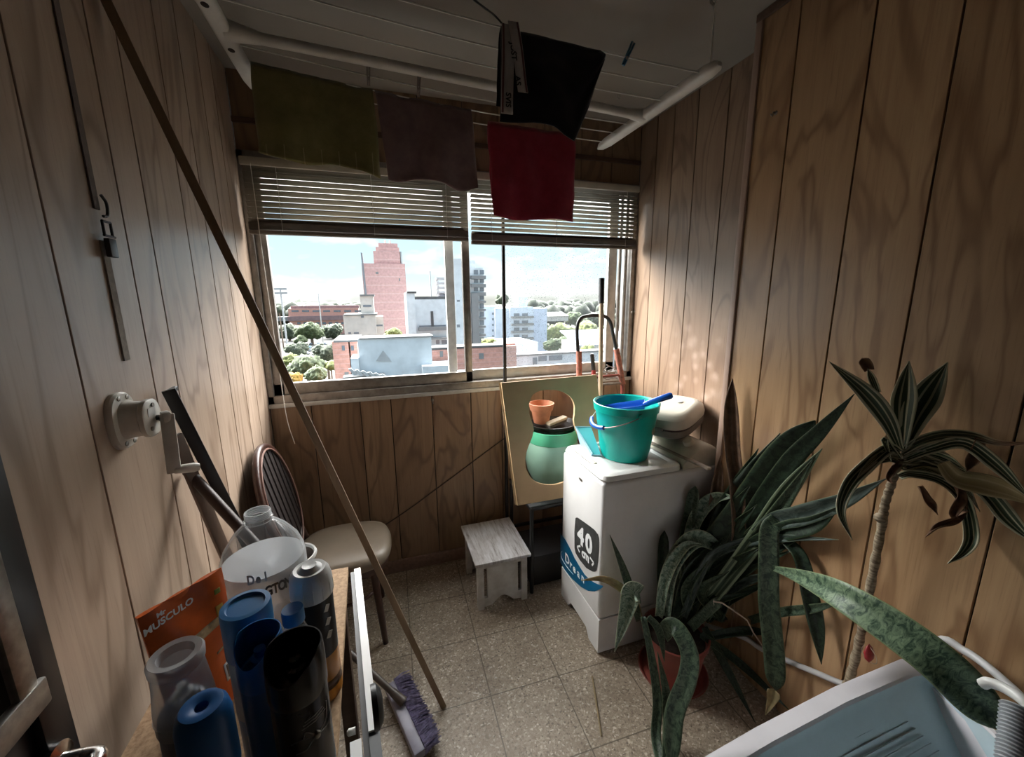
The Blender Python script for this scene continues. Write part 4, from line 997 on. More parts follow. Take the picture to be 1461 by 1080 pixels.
# oval back, leaning a little towards the wall
cyb = 1.885; bz = .735
def bk(y, z): return V((-.425-.21*max(0, z-.46)-.0, y, z))
oval = [bk(cyb+.205*cos(2*pi*k/48), bz+.245*sin(2*pi*k/48)) for k in range(48)]
b = bm_(); tube(b, oval, .0145, 12, closed=True); bk_o = obj('backrest', b, M['bentwood'], t)
b = bm_()
inner = [bk(cyb+.192*cos(2*pi*k/48), bz+.232*sin(2*pi*k/48)) for k in range(48)]; prism(b, inner, (.004, 0, 0)); obj('cane_panel', b, M['cane'], bk_o)
b = bm_(); tube(b, [p+V((.014, 0, 0)) for p in [bk(cyb+.193*cos(2*pi*k/48), bz+.233*sin(2*pi*k/48)) for k in range(48)]], .0045, 8, closed=True); be = obj('beading', b, plain('pale_beading', (.26, .15, .12), .35), bk_o)
for k in range(7):
    yy = cyb-.15+.05*k; hz = .232*sqrt(max(0, 1-((yy-cyb)/.192)**2)); b = bm_(); tube(b, [bk(yy, bz-hz)+V((.006, 0, 0)), bk(yy, bz+hz)+V((.006, 0, 0))], .004, 6); obj('slat', b, M['cane'], bk_o)
for yy in (cyb-.11, cyb+.11):
    b = bm_(); tube(b, smooth_path([bk(yy, bz-.21), (-.418, yy*.98+.02*1.885, .46), (-.405, yy, .40)]), .0135, 10); obj('back_post', b, M['bentwood'], t)
b = bm_(); c = at(523, 792, Z=.47); p0 = V((c.x, c.y, .470)); 
tube(b, smooth_path([p0, p0+V((.012, -.012, .003)), p0+V((.02, .0, .004)), p0+V((.006, -.02, -.01)), p0+V((.004, -.026, -.03))]), .0018, 6); obj('torn_piping', b, M['cord'], t)
# ================================================================ AIRER UNDER THE CEILING AND THE WASHING ON IT
M['airer'] = plain('airer_white', (.66, .63, .58), .4, 0, .08, 10)
ZL, ZR = 2.425, 2.352
def wz(x): return ZL+(ZR-ZL)*(x+.40)/1.53-.020*sin(pi*min(1, max(0, (x+.40)/1.515)))
t = thing('ceiling_airer', 'white clothes airer with cords hanging under the ceiling', 'clothes airer', (.37, 1.6, 2.36))
def endbar(p0, p1, holes):
    b = bm_(); a, c_ = V(p0), V(p1); d_ = (c_-a).normalized(); pts = [a, a+d_*.012, a+d_*.05, c_-d_*.09, c_-d_*.03, c_]
    x = d_.cross(V((0, 0, 1))).normalized(); loops = []
    for p, w_, h_ in zip(pts, (.008, .020, .026, .026, .019, .006), (.006, .015, .019, .019, .015, .005)):
        loops.append([p+x*u+V((0, 0, 1))*v_ for u, v_ in superell(0, 0, w_, h_, 3, 24)])
    loft(b, loops); o = obj('end_bar', b, M['airer'], t)
    for k in holes:
        b = bm_(); lathe(b, [(.008, -.002), (.010, .0), (.006, .001)], a.lerp(c_, k)+V((0, 0, -.0195)), (0, 0, -1), 14, sx=1, sy=1.3); obj('hole', b, M['groove'], o)
endbar((-.40, 1.10, ZL), (-.405, 2.0, ZL), (.22, .42, .66))
endbar((1.115, 1.20, ZR), (1.118, 1.985, ZR), ())
b = bm_(); tube(b, [(-.395, 1.62, ZL), (-.30, 1.62, wz(-.30))], [.030, .017], 16); tube(b, [(-.30, 1.62, wz(-.3)), (1.03, 1.60, wz(1.03))], .0165, 16); tube(b, [(1.03, 1.60, wz(1.03)), (1.11, 1.60, ZR)], [.0165, .027], 16); obj('crossbar', b, M['airer'], t)
LY = [1.265, 1.363, 1.467, 1.690, 1.790, 1.90]
for y in LY:
    b = bm_(); pts = [(-.40+1.515*k/12, y, wz(-.40+1.515*k/12)) for k in range(13)]; tube(b, pts, .0022, 6); obj('line', b, M['cord'], t)
hk = at(1003, 24, Z=2.585); hk = V((1.118, 1.245, ZC))
for (hx, hy, ex, ey) in ((1.118, 1.245, 1.118, 1.245), (-.40, 1.35, -.40, 1.35)):
    b = bm_(); tube(b, [(hx, hy, ZC-.03), (ex, ey, (ZR if hx > 0 else ZL)+.01)], .0024, 6); obj('hanging_cord', b, M['cord'], t)
b = bm_(); lathe(b, [(.012, 0), (.012, -.004)], (1.118, 1.245, ZC), seg=14); tube(b, smooth_path([(1.118, 1.245, ZC-.002), (1.118, 1.245, ZC-.02), (1.126, 1.245, ZC-.036), (1.135, 1.245, ZC-.028), (1.133, 1.245, ZC-.015)]), .003, 8)
tube(b, smooth_path([(1.118, 1.245, ZC-.03), (1.105, 1.25, ZC-.045), (1.11, 1.24, ZC-.06)]), .004, 8)
single('ceiling_hook', b, M['steel'], 'small dark metal hook in the ceiling near the right wall', 'hook', (1.118, 1.245, ZC))
b = bm_(); tube(b, [(1.112, 1.24, ZC-.03), (.9, 1.08, ZC-.012), (.4, .5, ZC-.012)], .0035, 6)
single('black_rope', b, M['black'], 'dark rope running along the ceiling from the hook', 'rope', (1.112, 1.24, ZC-.03))
b = bm_(); tube(b, smooth_path([V((.395, 1.265, wz(.395)+.006)), at(703, 20, d=1.15), at(672, -4, d=1.0), at(640, -40, d=.88)]), .0028, 6); single('second_rope', b, M['black'], 'dark cord running forward from the dark hanging garment', 'cord', (.395, 1.265, wz(.395)))

def cloth_mat(name, c, c2, vs=30, stripe=None):
    m, nt, b = nodes(name); tt = tex(nt)
    n = noise_(nt, tt, vs, 6, .7); w_ = noise_(nt, mapping(nt, tt, (300, 300, 300)), 1., 2)
    c_ = ramp(nt, n, [(.35, c2), (.65, c)]).outputs[0]; c_ = mixc(nt, math_(nt, 'MULTIPLY', w_, .35), c_, tuple(k*.55 for k in c))
    if stripe:
        s = N(nt, 'ShaderNodeSeparateXYZ'); nt.links.new(tt, s.inputs[0])
        f = math_(nt, 'LESS_THAN', math_(nt, 'FRACT', math_(nt, 'MULTIPLY', s.outputs[0], stripe[0])), stripe[1])
        g = math_(nt, 'LESS_THAN', s.outputs[2], stripe[2])
        c_ = mixc(nt, math_(nt, 'MULTIPLY', math_(nt, 'MULTIPLY', f, g), .7), c_, stripe[3])
    nt.links.new(c_, b.inputs[0]); b.inputs['Roughness'].default_value = .95; b.inputs['Sheen Weight'].default_value = .3; b.inputs['Specular IOR Level'].default_value = .1
    bump(nt, b, w_, .4, .002); return m
def towel(name, label, cat, y, x0, x1, front, back, mat, seed, amp=.012, group=None, skew=(0, 0), hem=None, edge=None):
    """cloth folded over the airer line at y: hangs front (towards us) and back"""
    b = bm_(); nx, nz = 30, 26; rows = []
    path = []
    for k in range(nz+1): path.append((1, 1-k/nz))
    for k in range(1, nz+1): path.append((-1, k/nz))
    for side, q in path:
        row = []
        for i in range(nx+1):
            u = i/nx; zt = wz(x0+(x1-x0)*u)-.006
            drop = (front if side > 0 else back); drop = drop(u) if callable(drop) else drop
            z = zt-drop*q; x = x0+(x1-x0)*u+skew[0]*q*(1-u)+skew[1]*q*u+.006*noise.noise(V((u*3, q*3, seed)))
            fold = amp*q**.7*(sin(u*9+seed+2*q)+.6*sin(u*17+seed*2-q))+.010*noise.noise(V((u*5+seed, q*4, side)))
            yy = y-side*(.004+.010*min(1, q*4))-side*.0+fold
            row.append(b.verts.new((x, yy, z+ (.006 if q == 0 else 0))))
        rows.append(row)
    for a, c_ in zip(rows, rows[1:]):
        for i in range(nx): b.faces.new((a[i], a[i+1], c_[i+1], c_[i]))
    o = obj(name, b, mat, None, ang=180, solid=.0035)
    recentre(o, ((x0+x1)/2, y, wz((x0+x1)/2))); return tag(o, label, cat, group)
towel('hanging_towel', 'olive green towel with a striped hem hanging at the left of the airer', 'towel', 1.79, -.372, .030, lambda u: .285+.012*sin(u*7)+.02*u, .22, cloth_mat('olive_terry', (.27, .24, .10), (.20, .175, .07), 18, (16.5, .05, -.245, (.42, .38, .20))), 1.3, skew=(-.006, .010))
towel('hanging_towel', 'mauve cloth hanging between the olive and the red towel', 'towel', 1.79, .038, .412, lambda u: .30+.012*sin(u*9+1), .25, cloth_mat('mauve_terry', (.26, .17, .165), (.20, .125, .125), 20), 4.1, .016, skew=(.03, .02))
towel('hanging_towel', 'red towel hanging below the dark garment', 'towel', 1.865, .502, .922, lambda u: .385+.008*sin(u*6), .30, cloth_mat('red_terry', (.36, .03, .055), (.28, .02, .04), 20), 2.2, .008, skew=(.012, -.004))
# dark garment with a striped waistband
M['navy'] = cloth_mat('navy_jersey', (.012, .013, .022), (.006, .006, .010), 10)
gy = 1.265
g = thing('hanging_shorts', 'black boxer shorts with a pale lettered waistband hanging on the airer', 'garment', (.60, gy, wz(.6)))
b = bm_(); nx, nz = 26, 22; gx0, gx1 = .384, .706
def gz(u):
    T = ((0, .225), (.3, .218), (.52, .222), (.62, .236), (.74, .245), (.80, .205), (.88, .155), (.94, .10), (1., .035))
    for (u0, a0), (u1, a1) in zip(T, T[1:]):
        if u <= u1: return a0+(a1-a0)*(u-u0)/(u1-u0)
    return T[-1][1]
rows = []
for side, q in [(1, 1-k/nz) for k in range(nz+1)]+[(-1, k/nz) for k in range(1, nz+1)]:
    row = []
    for i in range(nx+1):
        u = i/nx; d_ = gz(u)*(1.1 if side > 0 else .85); x = gx0+(gx1-gx0)*u+(.0+.012*sin(q*3))*u
        row.append(b.verts.new((x-.008*q*(1-u), gy-side*(.006+.012*min(1, q*3))+.012*q*sin(u*8+1)+.01*noise.noise(V((u*4, q*4, 3))), wz(x)-.002-d_*q)))
    rows.append(row)
for a, c_ in zip(rows, rows[1:]):
    for i in range(nx): b.faces.new((a[i], a[i+1], c_[i+1], c_[i]))
obj('body', b, M['navy'], g, ang=180, solid=.003)
M['band'] = plain('waistband', (.50, .46, .44), .8, 0, .08, 40); M['band_red'] = plain('waistband_dark_stripe', (.16, .07, .07), .8)
def bandstrip(x0, xw, z0, z1, mat, name, off, sx=0., par=None):
    b = bm_(); vs = []
    for k in range(9):
        q = k/8; z = z0+(z1-z0)*q; xx = x0+sx*q
        y = gy-off-.020-.004*sin(q*5); vs.append([b.verts.new((xx, y, z)), b.verts.new((xx+xw, y-.001, z))])
    for a, c_ in zip(vs, vs[1:]): b.faces.new((a[0], a[1], c_[1], c_[0]))
    return obj(name, b, mat, par or g, solid=.002)
zt = wz(.40)
w1 = bandstrip(.380, .036, zt-.005, zt-.232, M['band'], 'waistband', .006, -.004)
bandstrip(.381, .006, zt-.006, zt-.230, M['band_red'], 'stripe', .008, -.004, w1)
w2 = bandstrip(.397, .031, zt+.001, zt-.172, M['band'], 'waistband', .012, .030)
bandstrip(.421, .005, zt+.0, zt-.171, M['band_red'], 'stripe', .014, .030, w2)
for s_, x, z, par, yo in (('JUST', .411, zt-.075, w2, .036), ('AS', .424, zt-.147, w2, .036), ('SVIS', .396, zt-.198, w1, .030)):
    obj('lettering', text_bm(s_, .022, basis((.12 if par is w2 else -.01, 0, -1), (1, 0, .1), (x, gy-yo, z)), .0004, .0006), M['black'], par)
# pegs
def peg(p, ang, mat, label):
    t = thing('clothes_peg', label, 'clothes peg', p); d_ = V((cos(ang)*.7, -.3, sin(ang))).normalized(); n_ = d_.cross(V((0, 1, 0))).normalized()
    for s_ in (1, -1):
        b = bm_(); bar(b, V(p)-d_*.02+n_*s_*.0025, V(p)+d_*.045+n_*s_*.0045, .009, .005, up=n_, bev=.001); obj('jaw', b, mat, t)
    b = bm_(); tube(b, [V(p)+V((0, -.006, 0)), V(p)+V((0, .006, 0))], .005, 8); obj('spring', b, M['steel'], t)
M['peg_blue'] = plain('blue_peg', (.05, .16, .24), .5)
peg(V((.803, 1.265, wz(.803)-.004)), radians(62), M['peg_blue'], 'blue clothes peg clipped to the front line of the airer')
M['peg_grey'] = plain('grey_peg', (.26, .22, .20), .6)
for px, py, lab in ((597, 123, 'grey clothes peg on the line above the mauve cloth'), (526, 116, 'grey clothes peg on the line above the olive towel')):
    p = at(px, py, Y=1.69); peg(V((p.x, 1.69, wz(p.x)-.012)), radians(85), M['peg_grey'], lab)
b = bm_(); p = at(882, 138, Y=1.467); pp = V((p.x, 1.467, wz(p.x)-.006)); tube(b, [pp+V((.007*cos(a*.8), 0, .0045-.011+.007*sin(a*.8))) for a in range(8)], .0016, 6); single('small_clip', b, M['steel'], 'tiny wire clip on the airer line right of the dark garment', 'clip', pp)

# ================================================================ LEFT WALL: strap, winch, leaning things
b = bm_(); ysr = 1.150
M['strap'] = plain('grey_strap', (.27, .23, .185), .8, 0, .15, 60); M['strap_dark'] = plain('dark_strap', (.13, .10, .085), .8, 0, .15, 60)
t = thing('hanging_strap', 'long webbing strap with a metal buckle running down the left wall', 'strap', (XL+.01, ysr, 1.45))
b = bm_(); box(b, (XL+.0005, ysr-.009, 1.80), (XL+.004, ysr+.009, ZC-.0)); obj('upper_webbing', b, M['strap_dark'], t)
b = bm_(); box(b, (XL+.0005, ysr-.011, 1.47), (XL+.004, ysr+.011, 1.735)); obj('lower_webbing', b, M['strap'], t)
b = bm_(); zc = 1.775
for a, c_ in (((0, -.014, .0), (0, .014, 0)), ((0, -.014, 0), (0, -.014, -.03)), ((0, .014, 0), (0, .014, -.03)), ((0, -.016, -.03), (0, .022, -.03))):
    tube(b, [V((XL+.014, ysr, zc))+V(a), V((XL+.014, ysr, zc))+V(c_)], .0028, 8)
box(b, (XL+.009, ysr-.013, zc-.075), (XL+.020, ysr+.013, zc-.035), .002); tube(b, smooth_path([(XL+.014, ysr, 1.83), (XL+.016, ysr+.010, 1.815), (XL+.016, ysr+.006, 1.79), (XL+.014, ysr-.006, 1.785)]), .003, 8); obj('buckle', b, M['black_plastic'], t)

M['winch'] = plain('aged_white_plastic', (.66, .62, .55), .4, 0, .1, 16)
WC = V((XL, 1.085, 1.343))
t = thing('awning_winch', 'white crank winch screwed to the left wall', 'winch', WC)
b = bm_(); loft(b, [[WC+V((h, u, v_)) for u, v_ in superell(0, 0, .048*k, .064*k, 2.6, 40)] for h, k in ((.0, 1), (.007, 1), (.012, .93), (.012, .60))]); obj('base_plate', b, M['winch'], t)
for u, v_ in ((-.012, .052), (.018, .050), (-.015, -.050), (.015, -.052)):
    b = bm_(); lathe(b, [(.0055, 0), (.0055, .003), (.003, .004)], WC+V((.0105, u, v_)), (1, 0, 0), 10); obj('screw', b, M['steel'], t)
b = bm_(); c = WC+V((.0, .004, 0)); loft(b, [[c+V((h, u+h*.28, v_-h*.05)) for u, v_ in superell(0, 0, rx, rz, 2.6, 40)] for h, rx, rz in ((.008, .038, .046), (.018, .034, .041), (.040, .033, .039), (.043, .037, .043), (.051, .037, .043), (.054, .033, .039))]); obj('gear_housing', b, M['winch'], t)
cap = c+V((.055, .016, -.003))
for u, v_ in ((-.018, -.022), (.020, -.010), (.0, .03)):
    b = bm_(); lathe(b, [(.005, 0), (.005, .003)], cap+V((-.001, u, v_)), (1, 0, 0), 10); obj('screw', b, M['steel'], t)
b = bm_(); bar(b, cap+V((-.001, -.008, .006)), cap+V((.0005, -.008, .026)), .03, .001, up=(1, 0, 0)); o_ = obj('rating_plate', b, M['alu_light'], t)
sh0 = cap+V((-.004, .012, -.004)); sh1 = V((-.500, 1.112, 1.337)); b = bm_(); tube(b, [sh0, sh1], .0065, 12); obj('shaft', b, M['black_plastic'], t)
arm_t = V((-.494, 1.112, 1.345)); arm_b = V((-.489, 1.086, 1.206))
b = bm_(); bar(b, arm_t, arm_b, .027, .014, up=(.41, -.91, 0), bev=.003); bar(b, sh1-V((.004, .004, 0)), sh1+V((.010, .006, .0)), .026, .026, bev=.004); obj('crank_arm', b, M['winch'], t)
b = bm_(); h0 = arm_b+V((-.002, -.0, .008)); h1 = V((-.452, 1.118, 1.203)); tube(b, [h0, h0.lerp(h1, .1), h0.lerp(h1, .8), h1], [.007, .010, .0115, .009], 14); obj('crank_handle', b, M['winch'], t)

TZ0 = .88
# leaning stick from floor to wall
pb, pt = V((.131, 1.342, .0)), V((XL+.016, 1.315, 2.287)); b = bm_(); bar(b, pb, pt+(pt-pb)*.0, .022, .016, up=(.2, -1, 0), bev=.002)
M['leanstick'] = wood('brown_batten', (.30, .215, .135), (.21, .145, .09), 1, .5)
single('long_batten', b, M['leanstick'], 'long thin brown batten leaning diagonally from the floor to the left wall', 'batten', pb)
def lean(name, label, cat, px0, X0, px1, foot_z, w_, h_, mat, par=None, up=(1, 0, .3)):
    pass
def ray_hit(px, py, A, n_): r = ray(px, py); return CAM+r*((V(A)-CAM).dot(V(n_))/r.dot(V(n_)))
A = at(240, 556, X=XL+.024); foot = at(470, 1007, Z=.004)
t = thing('steel_bar', 'flat black bar leaning on the left wall right of the winch', 'bar', (foot.x, foot.y, 0))
b = bm_(); bar(b, foot, A, .030, .012, up=(.4, -1, .2), bev=.002); obj('bar', b, M['black'], t)
b = bm_(); d_ = (A-foot).normalized(); bar(b, A-d_*.006, A+V((.004, .03, .004))-d_*.006, .012, .012, bev=.002); obj('hooked_end', b, M['black'], t)
t_ = at(268, 672, X=XL+.018); foot = at(386, 801, Z=TZ0+.013)
b = bm_(); tube(b, [foot, t_], .0145, 12)
single('brown_pole', b, plain('varnished_brown', (.045, .02, .014), .5, 0, .15, 20), 'dark varnished brown pole leaning behind the big water jug', 'pole', foot)
A = at(250, 622, X=XL+.026); foot = at(412, 1003, Z=.004)
b = bm_(); bar(b, foot, A, .034, .012, up=(1, -.6, .2), bev=.002); single('wooden_lath', b, wood('brown_slat', (.13, .08, .055), (.08, .05, .035), 1, .5), 'flat brown wooden slat leaning on the left wall below the crank', 'slat', foot)

# ================================================================ TABLE with bottles
TZ = .88
M['cork'] = plain('chipboard', (.50, .33, .19), .8, 0, .2, 120, col2=(.30, .18, .095), bmp=.4)
t = thing('side_table', 'chipboard-topped side table near the left wall under the bottles', 'table', (-.29, .6, 0))
b = bm_(); prism(b, [(-.445, .36, TZ-.018), (-.455, 1.083, TZ-.018), (-.134, 1.075, TZ-.018), (-.118, .62, TZ-.018), (-.118, .30, TZ-.018), (-.40, .30, TZ-.018)], (0, 0, .018)); obj('table_top', b, M['cork'], t)
for x, y in ((-.43, 1.05), (-.165, 1.05), (-.38, .33), (-.15, .33)):
    b = bm_(); box(b, (x-.018, y-.018, 0), (x+.018, y+.018, TZ-.018)); obj('leg', b, M['dark_trim'], t)
b = bm_(); box(b, (-.43, 1.045, TZ-.09), (-.165, 1.06, TZ-.018)); prism(b, [(-.17, 1.045, TZ-.09), (-.155, 1.045, TZ-.09), (-.140, .33, TZ-.09), (-.155, .33, TZ-.09)], (0, 0, .072)); obj('apron', b, M['black'], t)
# white-edged black panel standing beside the table
t = thing('edged_panel', 'thin black panel with a white edge standing on its side by the table', 'panel', (-.085, .8, 0))
pa, pb_ = V((-.119, 1.075, 0)), V((-.070, .610, 0)); dp = (pb_-pa); per = V((dp.y, -dp.x, 0)).normalized()
if per.x < 0: per = -per
b = bm_(); prism(b, [pa, pb_+dp*.5, pb_+dp*.5-per*.010, pa-per*.010], (0, 0, .862)); obj('board', b, M['black_plastic'], t)
b = bm_(); prism(b, [pa+V((0, 0, .832)), pb_+V((0, 0, .832)), pb_+per*.016+V((0, 0, .832)), pa+per*.016+V((0, 0, .832))], (0, 0, .038)); e = obj('edge_trim', b, M['white_enamel'], t); e['label'] = 'white edge'
b = bm_(); prism(b, [pb_+V((0, 0, .006)), pb_+dp*.45+V((0, 0, .006)), pb_+dp*.45+per*.018+V((0, 0, .006)), pb_+per*.018+V((0, 0, .006))], (0, 0, .86)); e = obj('end_cap', b, plain('dark_grey_plastic', (.09, .095, .10), .5), t)
b = bm_(); p1 = pb_+dp*.02-per*.012; prism(b, [p1+V((0, 0, .2)), p1+dp*.5+V((0, 0, .2)), p1+dp*.5-per*.018+V((0, 0, .2)), p1-per*.018+V((0, 0, .2))], (0, 0, .675)); obj('inner_edge', b, M['white_enamel'], t)
b = bm_(); kc = at(531, 1010, X=-.054); lathe(b, [(.03, 0), (.03, .008), (.022, .014), (.012, .016)], V((kc.x, kc.y, kc.z)), per, 24); obj('knob', b, M['black_plastic'], t)
b = bm_(); kc = at(511, 1041, Z=.84); lathe(b, [(.006, 0), (.006, .012), (.003, .015)], (kc.x-.004, kc.y, .84), (-1, 0, 0), 12); obj('pin', b, M['white_plastic'], t)

def stand_at(px, py, d): p = at(px, py, d=d); return V((p.x, p.y, TZ)), p.z-TZ
# big clear jug
JB, JH = stand_at(367, 729, .845)
t = thing('water_jug', 'large clear plastic water jug half full on the table', 'jug', JB)
M['clear'] = clear('clear_plastic', (.86, .88, .89), .13, .95, .06); M['water'] = clear('cloudy_water', (.66, .68, .70), .58, .66, .08); M['clear_thick'] = clear('thick_clear_plastic', (.86, .88, .89), .34, .95, .05); M['clear_dark'] = clear('thin_film', (.7, .7, .68), .25, .5)
rj = .081; prof = [(.0, .004), (rj*.7, .002), (rj*.92, .0), (rj, .012), (rj, .05), (rj*.965, .058), (rj, .066), (rj, .10), (rj*.965, .108), (rj, .116), (rj, JH*.60), (rj*.97, JH*.66), (rj*.86, JH*.74), (rj*.62, JH*.84), (rj*.40, JH*.90), (.0245, JH*.915), (.0235, JH*.925), (.028, JH*.928), (.028, JH*.938), (.0225, JH*.942), (.0225, JH), (.020, JH)]
b = bm_(); lathe(b, prof, JB, seg=48, cap0=False, cap1=False); obj('body', b, M['clear'], t)
b = bm_(); lathe(b, [(rj-.004, .006), (rj-.003, .02), (rj-.003, JH*.615), (0, JH*.615)], JB, seg=48, cap1=False); obj('water', b, M['water'], t)
b = bm_()
for zz in (.955, .968, .981, .994): tube(b, [JB+V((.0232*cos(2*pi*k/28), .0232*sin(2*pi*k/28), JH*zz)) for k in range(28)], .0019, 6, closed=True)
obj('neck_thread', b, M['clear_thick'], t)
dirJ = (CAM-JB); dirJ.z = 0; dirJ.normalize(); rtJ = V((-dirJ.y, dirJ.x, 0))
for s_, sz, py, a0, sp, mt in (('GTON', .030, 843, .22, .40, M['black']), ('Del', .028, 822, -.10, .45, plain('label_blue', (.30, .36, .45), .5))):
    zt_ = zrow(JB+dirJ*rj, py)-TZ
    for i, ch in enumerate(s_):
        a = a0+(i-1.5)*sz*sp/rj; n_ = dirJ*cos(a)+rtJ*sin(a); x_ = -dirJ*sin(a)+rtJ*cos(a)
        obj('lettering', text_bm(ch, sz, basis(x_, (0, 0, 1), JB+n_*(rj+.0012)+V((0, 0, zt_))) @ Matrix.Diagonal((.62, 1, 1, 1)), .0003, .0012), mt, t)
# white tub behind
p, h = stand_at(419, 795, .975); t = thing('white_rimmed_bowl', 'round grey container with a white rim behind the water jug', 'container', p)
b = bm_(); lathe(b, [(.036, 0), (.048, h), (.044, h), (.034, .006), (0, .006)], p, seg=36, cap1=False); obj('body', b, M['strap_dark'], t)
b = bm_(); lathe(b, [(.046, h-.004), (.050, h-.004), (.052, h+.002), (.050, h+.007), (.046, h+.006), (.044, h)], p, seg=36, cap0=False, cap1=False); e = obj('rim', b, M['white_plastic'], t); e['label'] = 'white rim'
# orange pouch
M['orange'] = plain('orange_pouch_film', (.78, .14, .02), .32, 0, .14, 12); M['pouch_print'] = plain('pouch_print', (.70, .52, .30), .5, 0, .3, 40)
def pch(px, py, d): return at(px, py, d=d)
TLp, TRp = pch(194, 882, .62), pch(316, 809, .74); BLp = V((TLp.x+.012, TLp.y+.010, TZ)); BRp = V((TRp.x-.0, TRp.y-.012, TZ))
t = thing('refill_pouch', 'orange stand-up refill pouch among the bottles on the table', 'pouch', (BLp+BRp)/2)
ux = (TRp-TLp).normalized(); nz_ = ux.cross(V((0, 0, 1))).normalized()
if nz_.y > 0: nz_ = -nz_
def PP(u, v_, off=0.):
    p = (BLp.lerp(BRp, u)).lerp(TLp.lerp(TRp, u), v_); th = .034*(1-v_)**.8*sin(pi*min(1, max(0, u)))**.6+.004*sin(u*9+v_*7)*(v_)
    return p+nz_*(th*off)
b = bm_(); nu, nv = 20, 22
for off in (1, -1):
    g_ = [[b.verts.new(PP(i/nu, j/nv, off)+nz_*off*.0008) for i in range(nu+1)] for j in range(nv+1)]
    for j in range(nv):
        for i in range(nu): b.faces.new((g_[j][i], g_[j][i+1], g_[j+1][i+1], g_[j+1][i]))
    if off == 1: g1 = g_
for i in range(nu): b.faces.new((g1[0][i], g1[0][i+1], g_[0][i+1], g_[0][i])); b.faces.new((g1[nv][i], g1[nv][i+1], g_[nv][i+1], g_[nv][i]))
for j in range(nv): b.faces.new((g1[j][0], g1[j+1][0], g_[j+1][0], g_[j][0])); b.faces.new((g1[j][nu], g1[j+1][nu], g_[j+1][nu], g_[j][nu]))
obj('pouch', b, M['orange'], t)
b = bm_(); d_ = nz_*.002
def patch(u0, v0, u1, v1, mat, name, th=.0006):
    b = bm_(); vs = [[b.verts.new(PP(u0+(u1-u0)*i/6, v0+(v1-v0)*j/4, 1)+nz_*.0016) for i in range(7)] for j in range(5)]
    for j in range(4):
        for i in range(6): b.faces.new((vs[j][i], vs[j][i+1], vs[j+1][i+1], vs[j+1][i]))
    return obj(name, b, mat, t, solid=th)
for s_, sz, u, v_ in (('Mr', .011, .20, .955), ('MUSCULO', .0165, .27, .905)):
    m_ = basis(PP(u+.1, v_, 1)-PP(u-.1, v_, 1), V((0, 0, 1)), PP(u, v_, 1)+nz_*.0045); 
    obj('lettering', text_bm(s_, sz, m_, .0003, .0004), M['print_white'], t)
patch(.38, .60, .86, .665, M['pouch_print'], 'picture_band'); patch(.80, .66, .90, .75, plain('pouch_yellow', (.62, .40, .08), .4), 'picture_band')
patch(.66, .42, .90, .435, M['pouch_print'], 'small_print'); patch(.78, .36, .92, .375, M['pouch_print'], 'small_print')
lb = patch(.70, .17, .92, .31, M['print_white'], 'label_panel'); patch(.735, .19, .885, .29, plain('label_grey', (.30, .26, .20), .6), 'label_text', .0012)
patch(.82, .84, .90, .88, plain('pouch_green', (.25, .28, .05), .5), 'logo_dot')

def can(px, py, d, r, label, mat, cap_prof, cap_mat, name='spray_can', cat='spray can', capname='cap'):
    p, h = stand_at(px, py, d); t = thing(name, label, cat, p)
    b = bm_(); hb = h*cap_prof[0]; lathe(b, [(r*.86, 0), (r*.98, .004), (r, .010), (r, hb-.022), (r*.95, hb-.012), (r*.80, hb-.004), (r*.55, hb)], p, seg=36); obj('body', b, mat, t)
    return t, p, h, hb
M['can_blue'] = plain('can_blue', (.02, .12, .32), .28, 0, .2, 14, col2=(.05, .16, .32)); M['cap_blue'] = plain('cap_blue', (.015, .15, .37), .35, 0, .05, 12)
# tall blue can with a flat blue cap
t, p, h, hb = can(350, 862, .60, .031, 'tall spray can with a flat-topped dark blue cap', M['can_blue'], (.80,), None)
b = bm_(); lathe(b, [(.032, hb-.022), (.0335, hb-.020), (.0335, h-.004), (.0325, h), (.026, h+.0005), (.024, h-.003), (0, h-.003)], p, seg=40, cap0=False, cap1=False); obj('cap', b, M['cap_blue'], t)
b = bm_(); lathe(b, [(.0315, h*.35), (.0315, h*.72)], p, seg=36, cap0=False, cap1=False); obj('label_band', b, plain('silver_label', (.35, .42, .50), .35, .3), t, solid=.0006)
def scooped(p, h, r, hb, mat, t, dirv, cut):
    b = bm_(); d0 = V(dirv).normalized(); a0 = math.atan2(d0.y, d0.x)
    def fn(a, rr_, hh): return -cut*max(0, cos(a-a0))**1.5 if hh > hb+.01 else 0
    lathe(b, [(r*1.02, hb-.024), (r*1.04, hb-.02), (r*1.04, (h+hb)/2), (r*1.0, h), (r*.95, h), (r*.93, (h+hb)/2), (r*.9, hb-.004), (0, hb-.004)], p, seg=44, cap0=False, cap1=False, fn=fn); obj('cap', b, mat, t)
    b = bm_(); lathe(b, [(.012, hb-.004), (.012, hb+.010), (.007, hb+.012), (.007, hb+.022), (0, hb+.023)], p, seg=20, cap0=False, cap1=False); obj('nozzle', b, mat, t)
t, p, h, hb = can(367, 905, .545, .0285, 'bright blue spray can with an open scooped blue cap', M['can_blue'], (.84,), None)
scooped(p, h, .0285, hb, plain('cap_bright_blue', (.02, .17, .46), .3, 0, .05), t, (-.4, -.9, 0), .03)
M['can_black'] = plain('can_black', (.010, .010, .012), .25, 0, .2, 20, col2=(.02, .02, .023)); 
t, p, h, hb = can(418, 922, .515, .034, 'black spray can with a spider emblem and open black cap', M['can_black'], (.86,), None)
scooped(p, h, .034, hb, M['can_black'], t, (-.35, -.9, 0), .03)
dr_ = (CAM-p); dr_.z = 0; dr_.normalize(); rt_ = V((-dr_.y, dr_.x, 0)); n_ = (dr_*.92+rt_*.38).normalized(); x_ = V((-n_.y, n_.x, 0)); ec = p+V((0, 0, hb-.075))
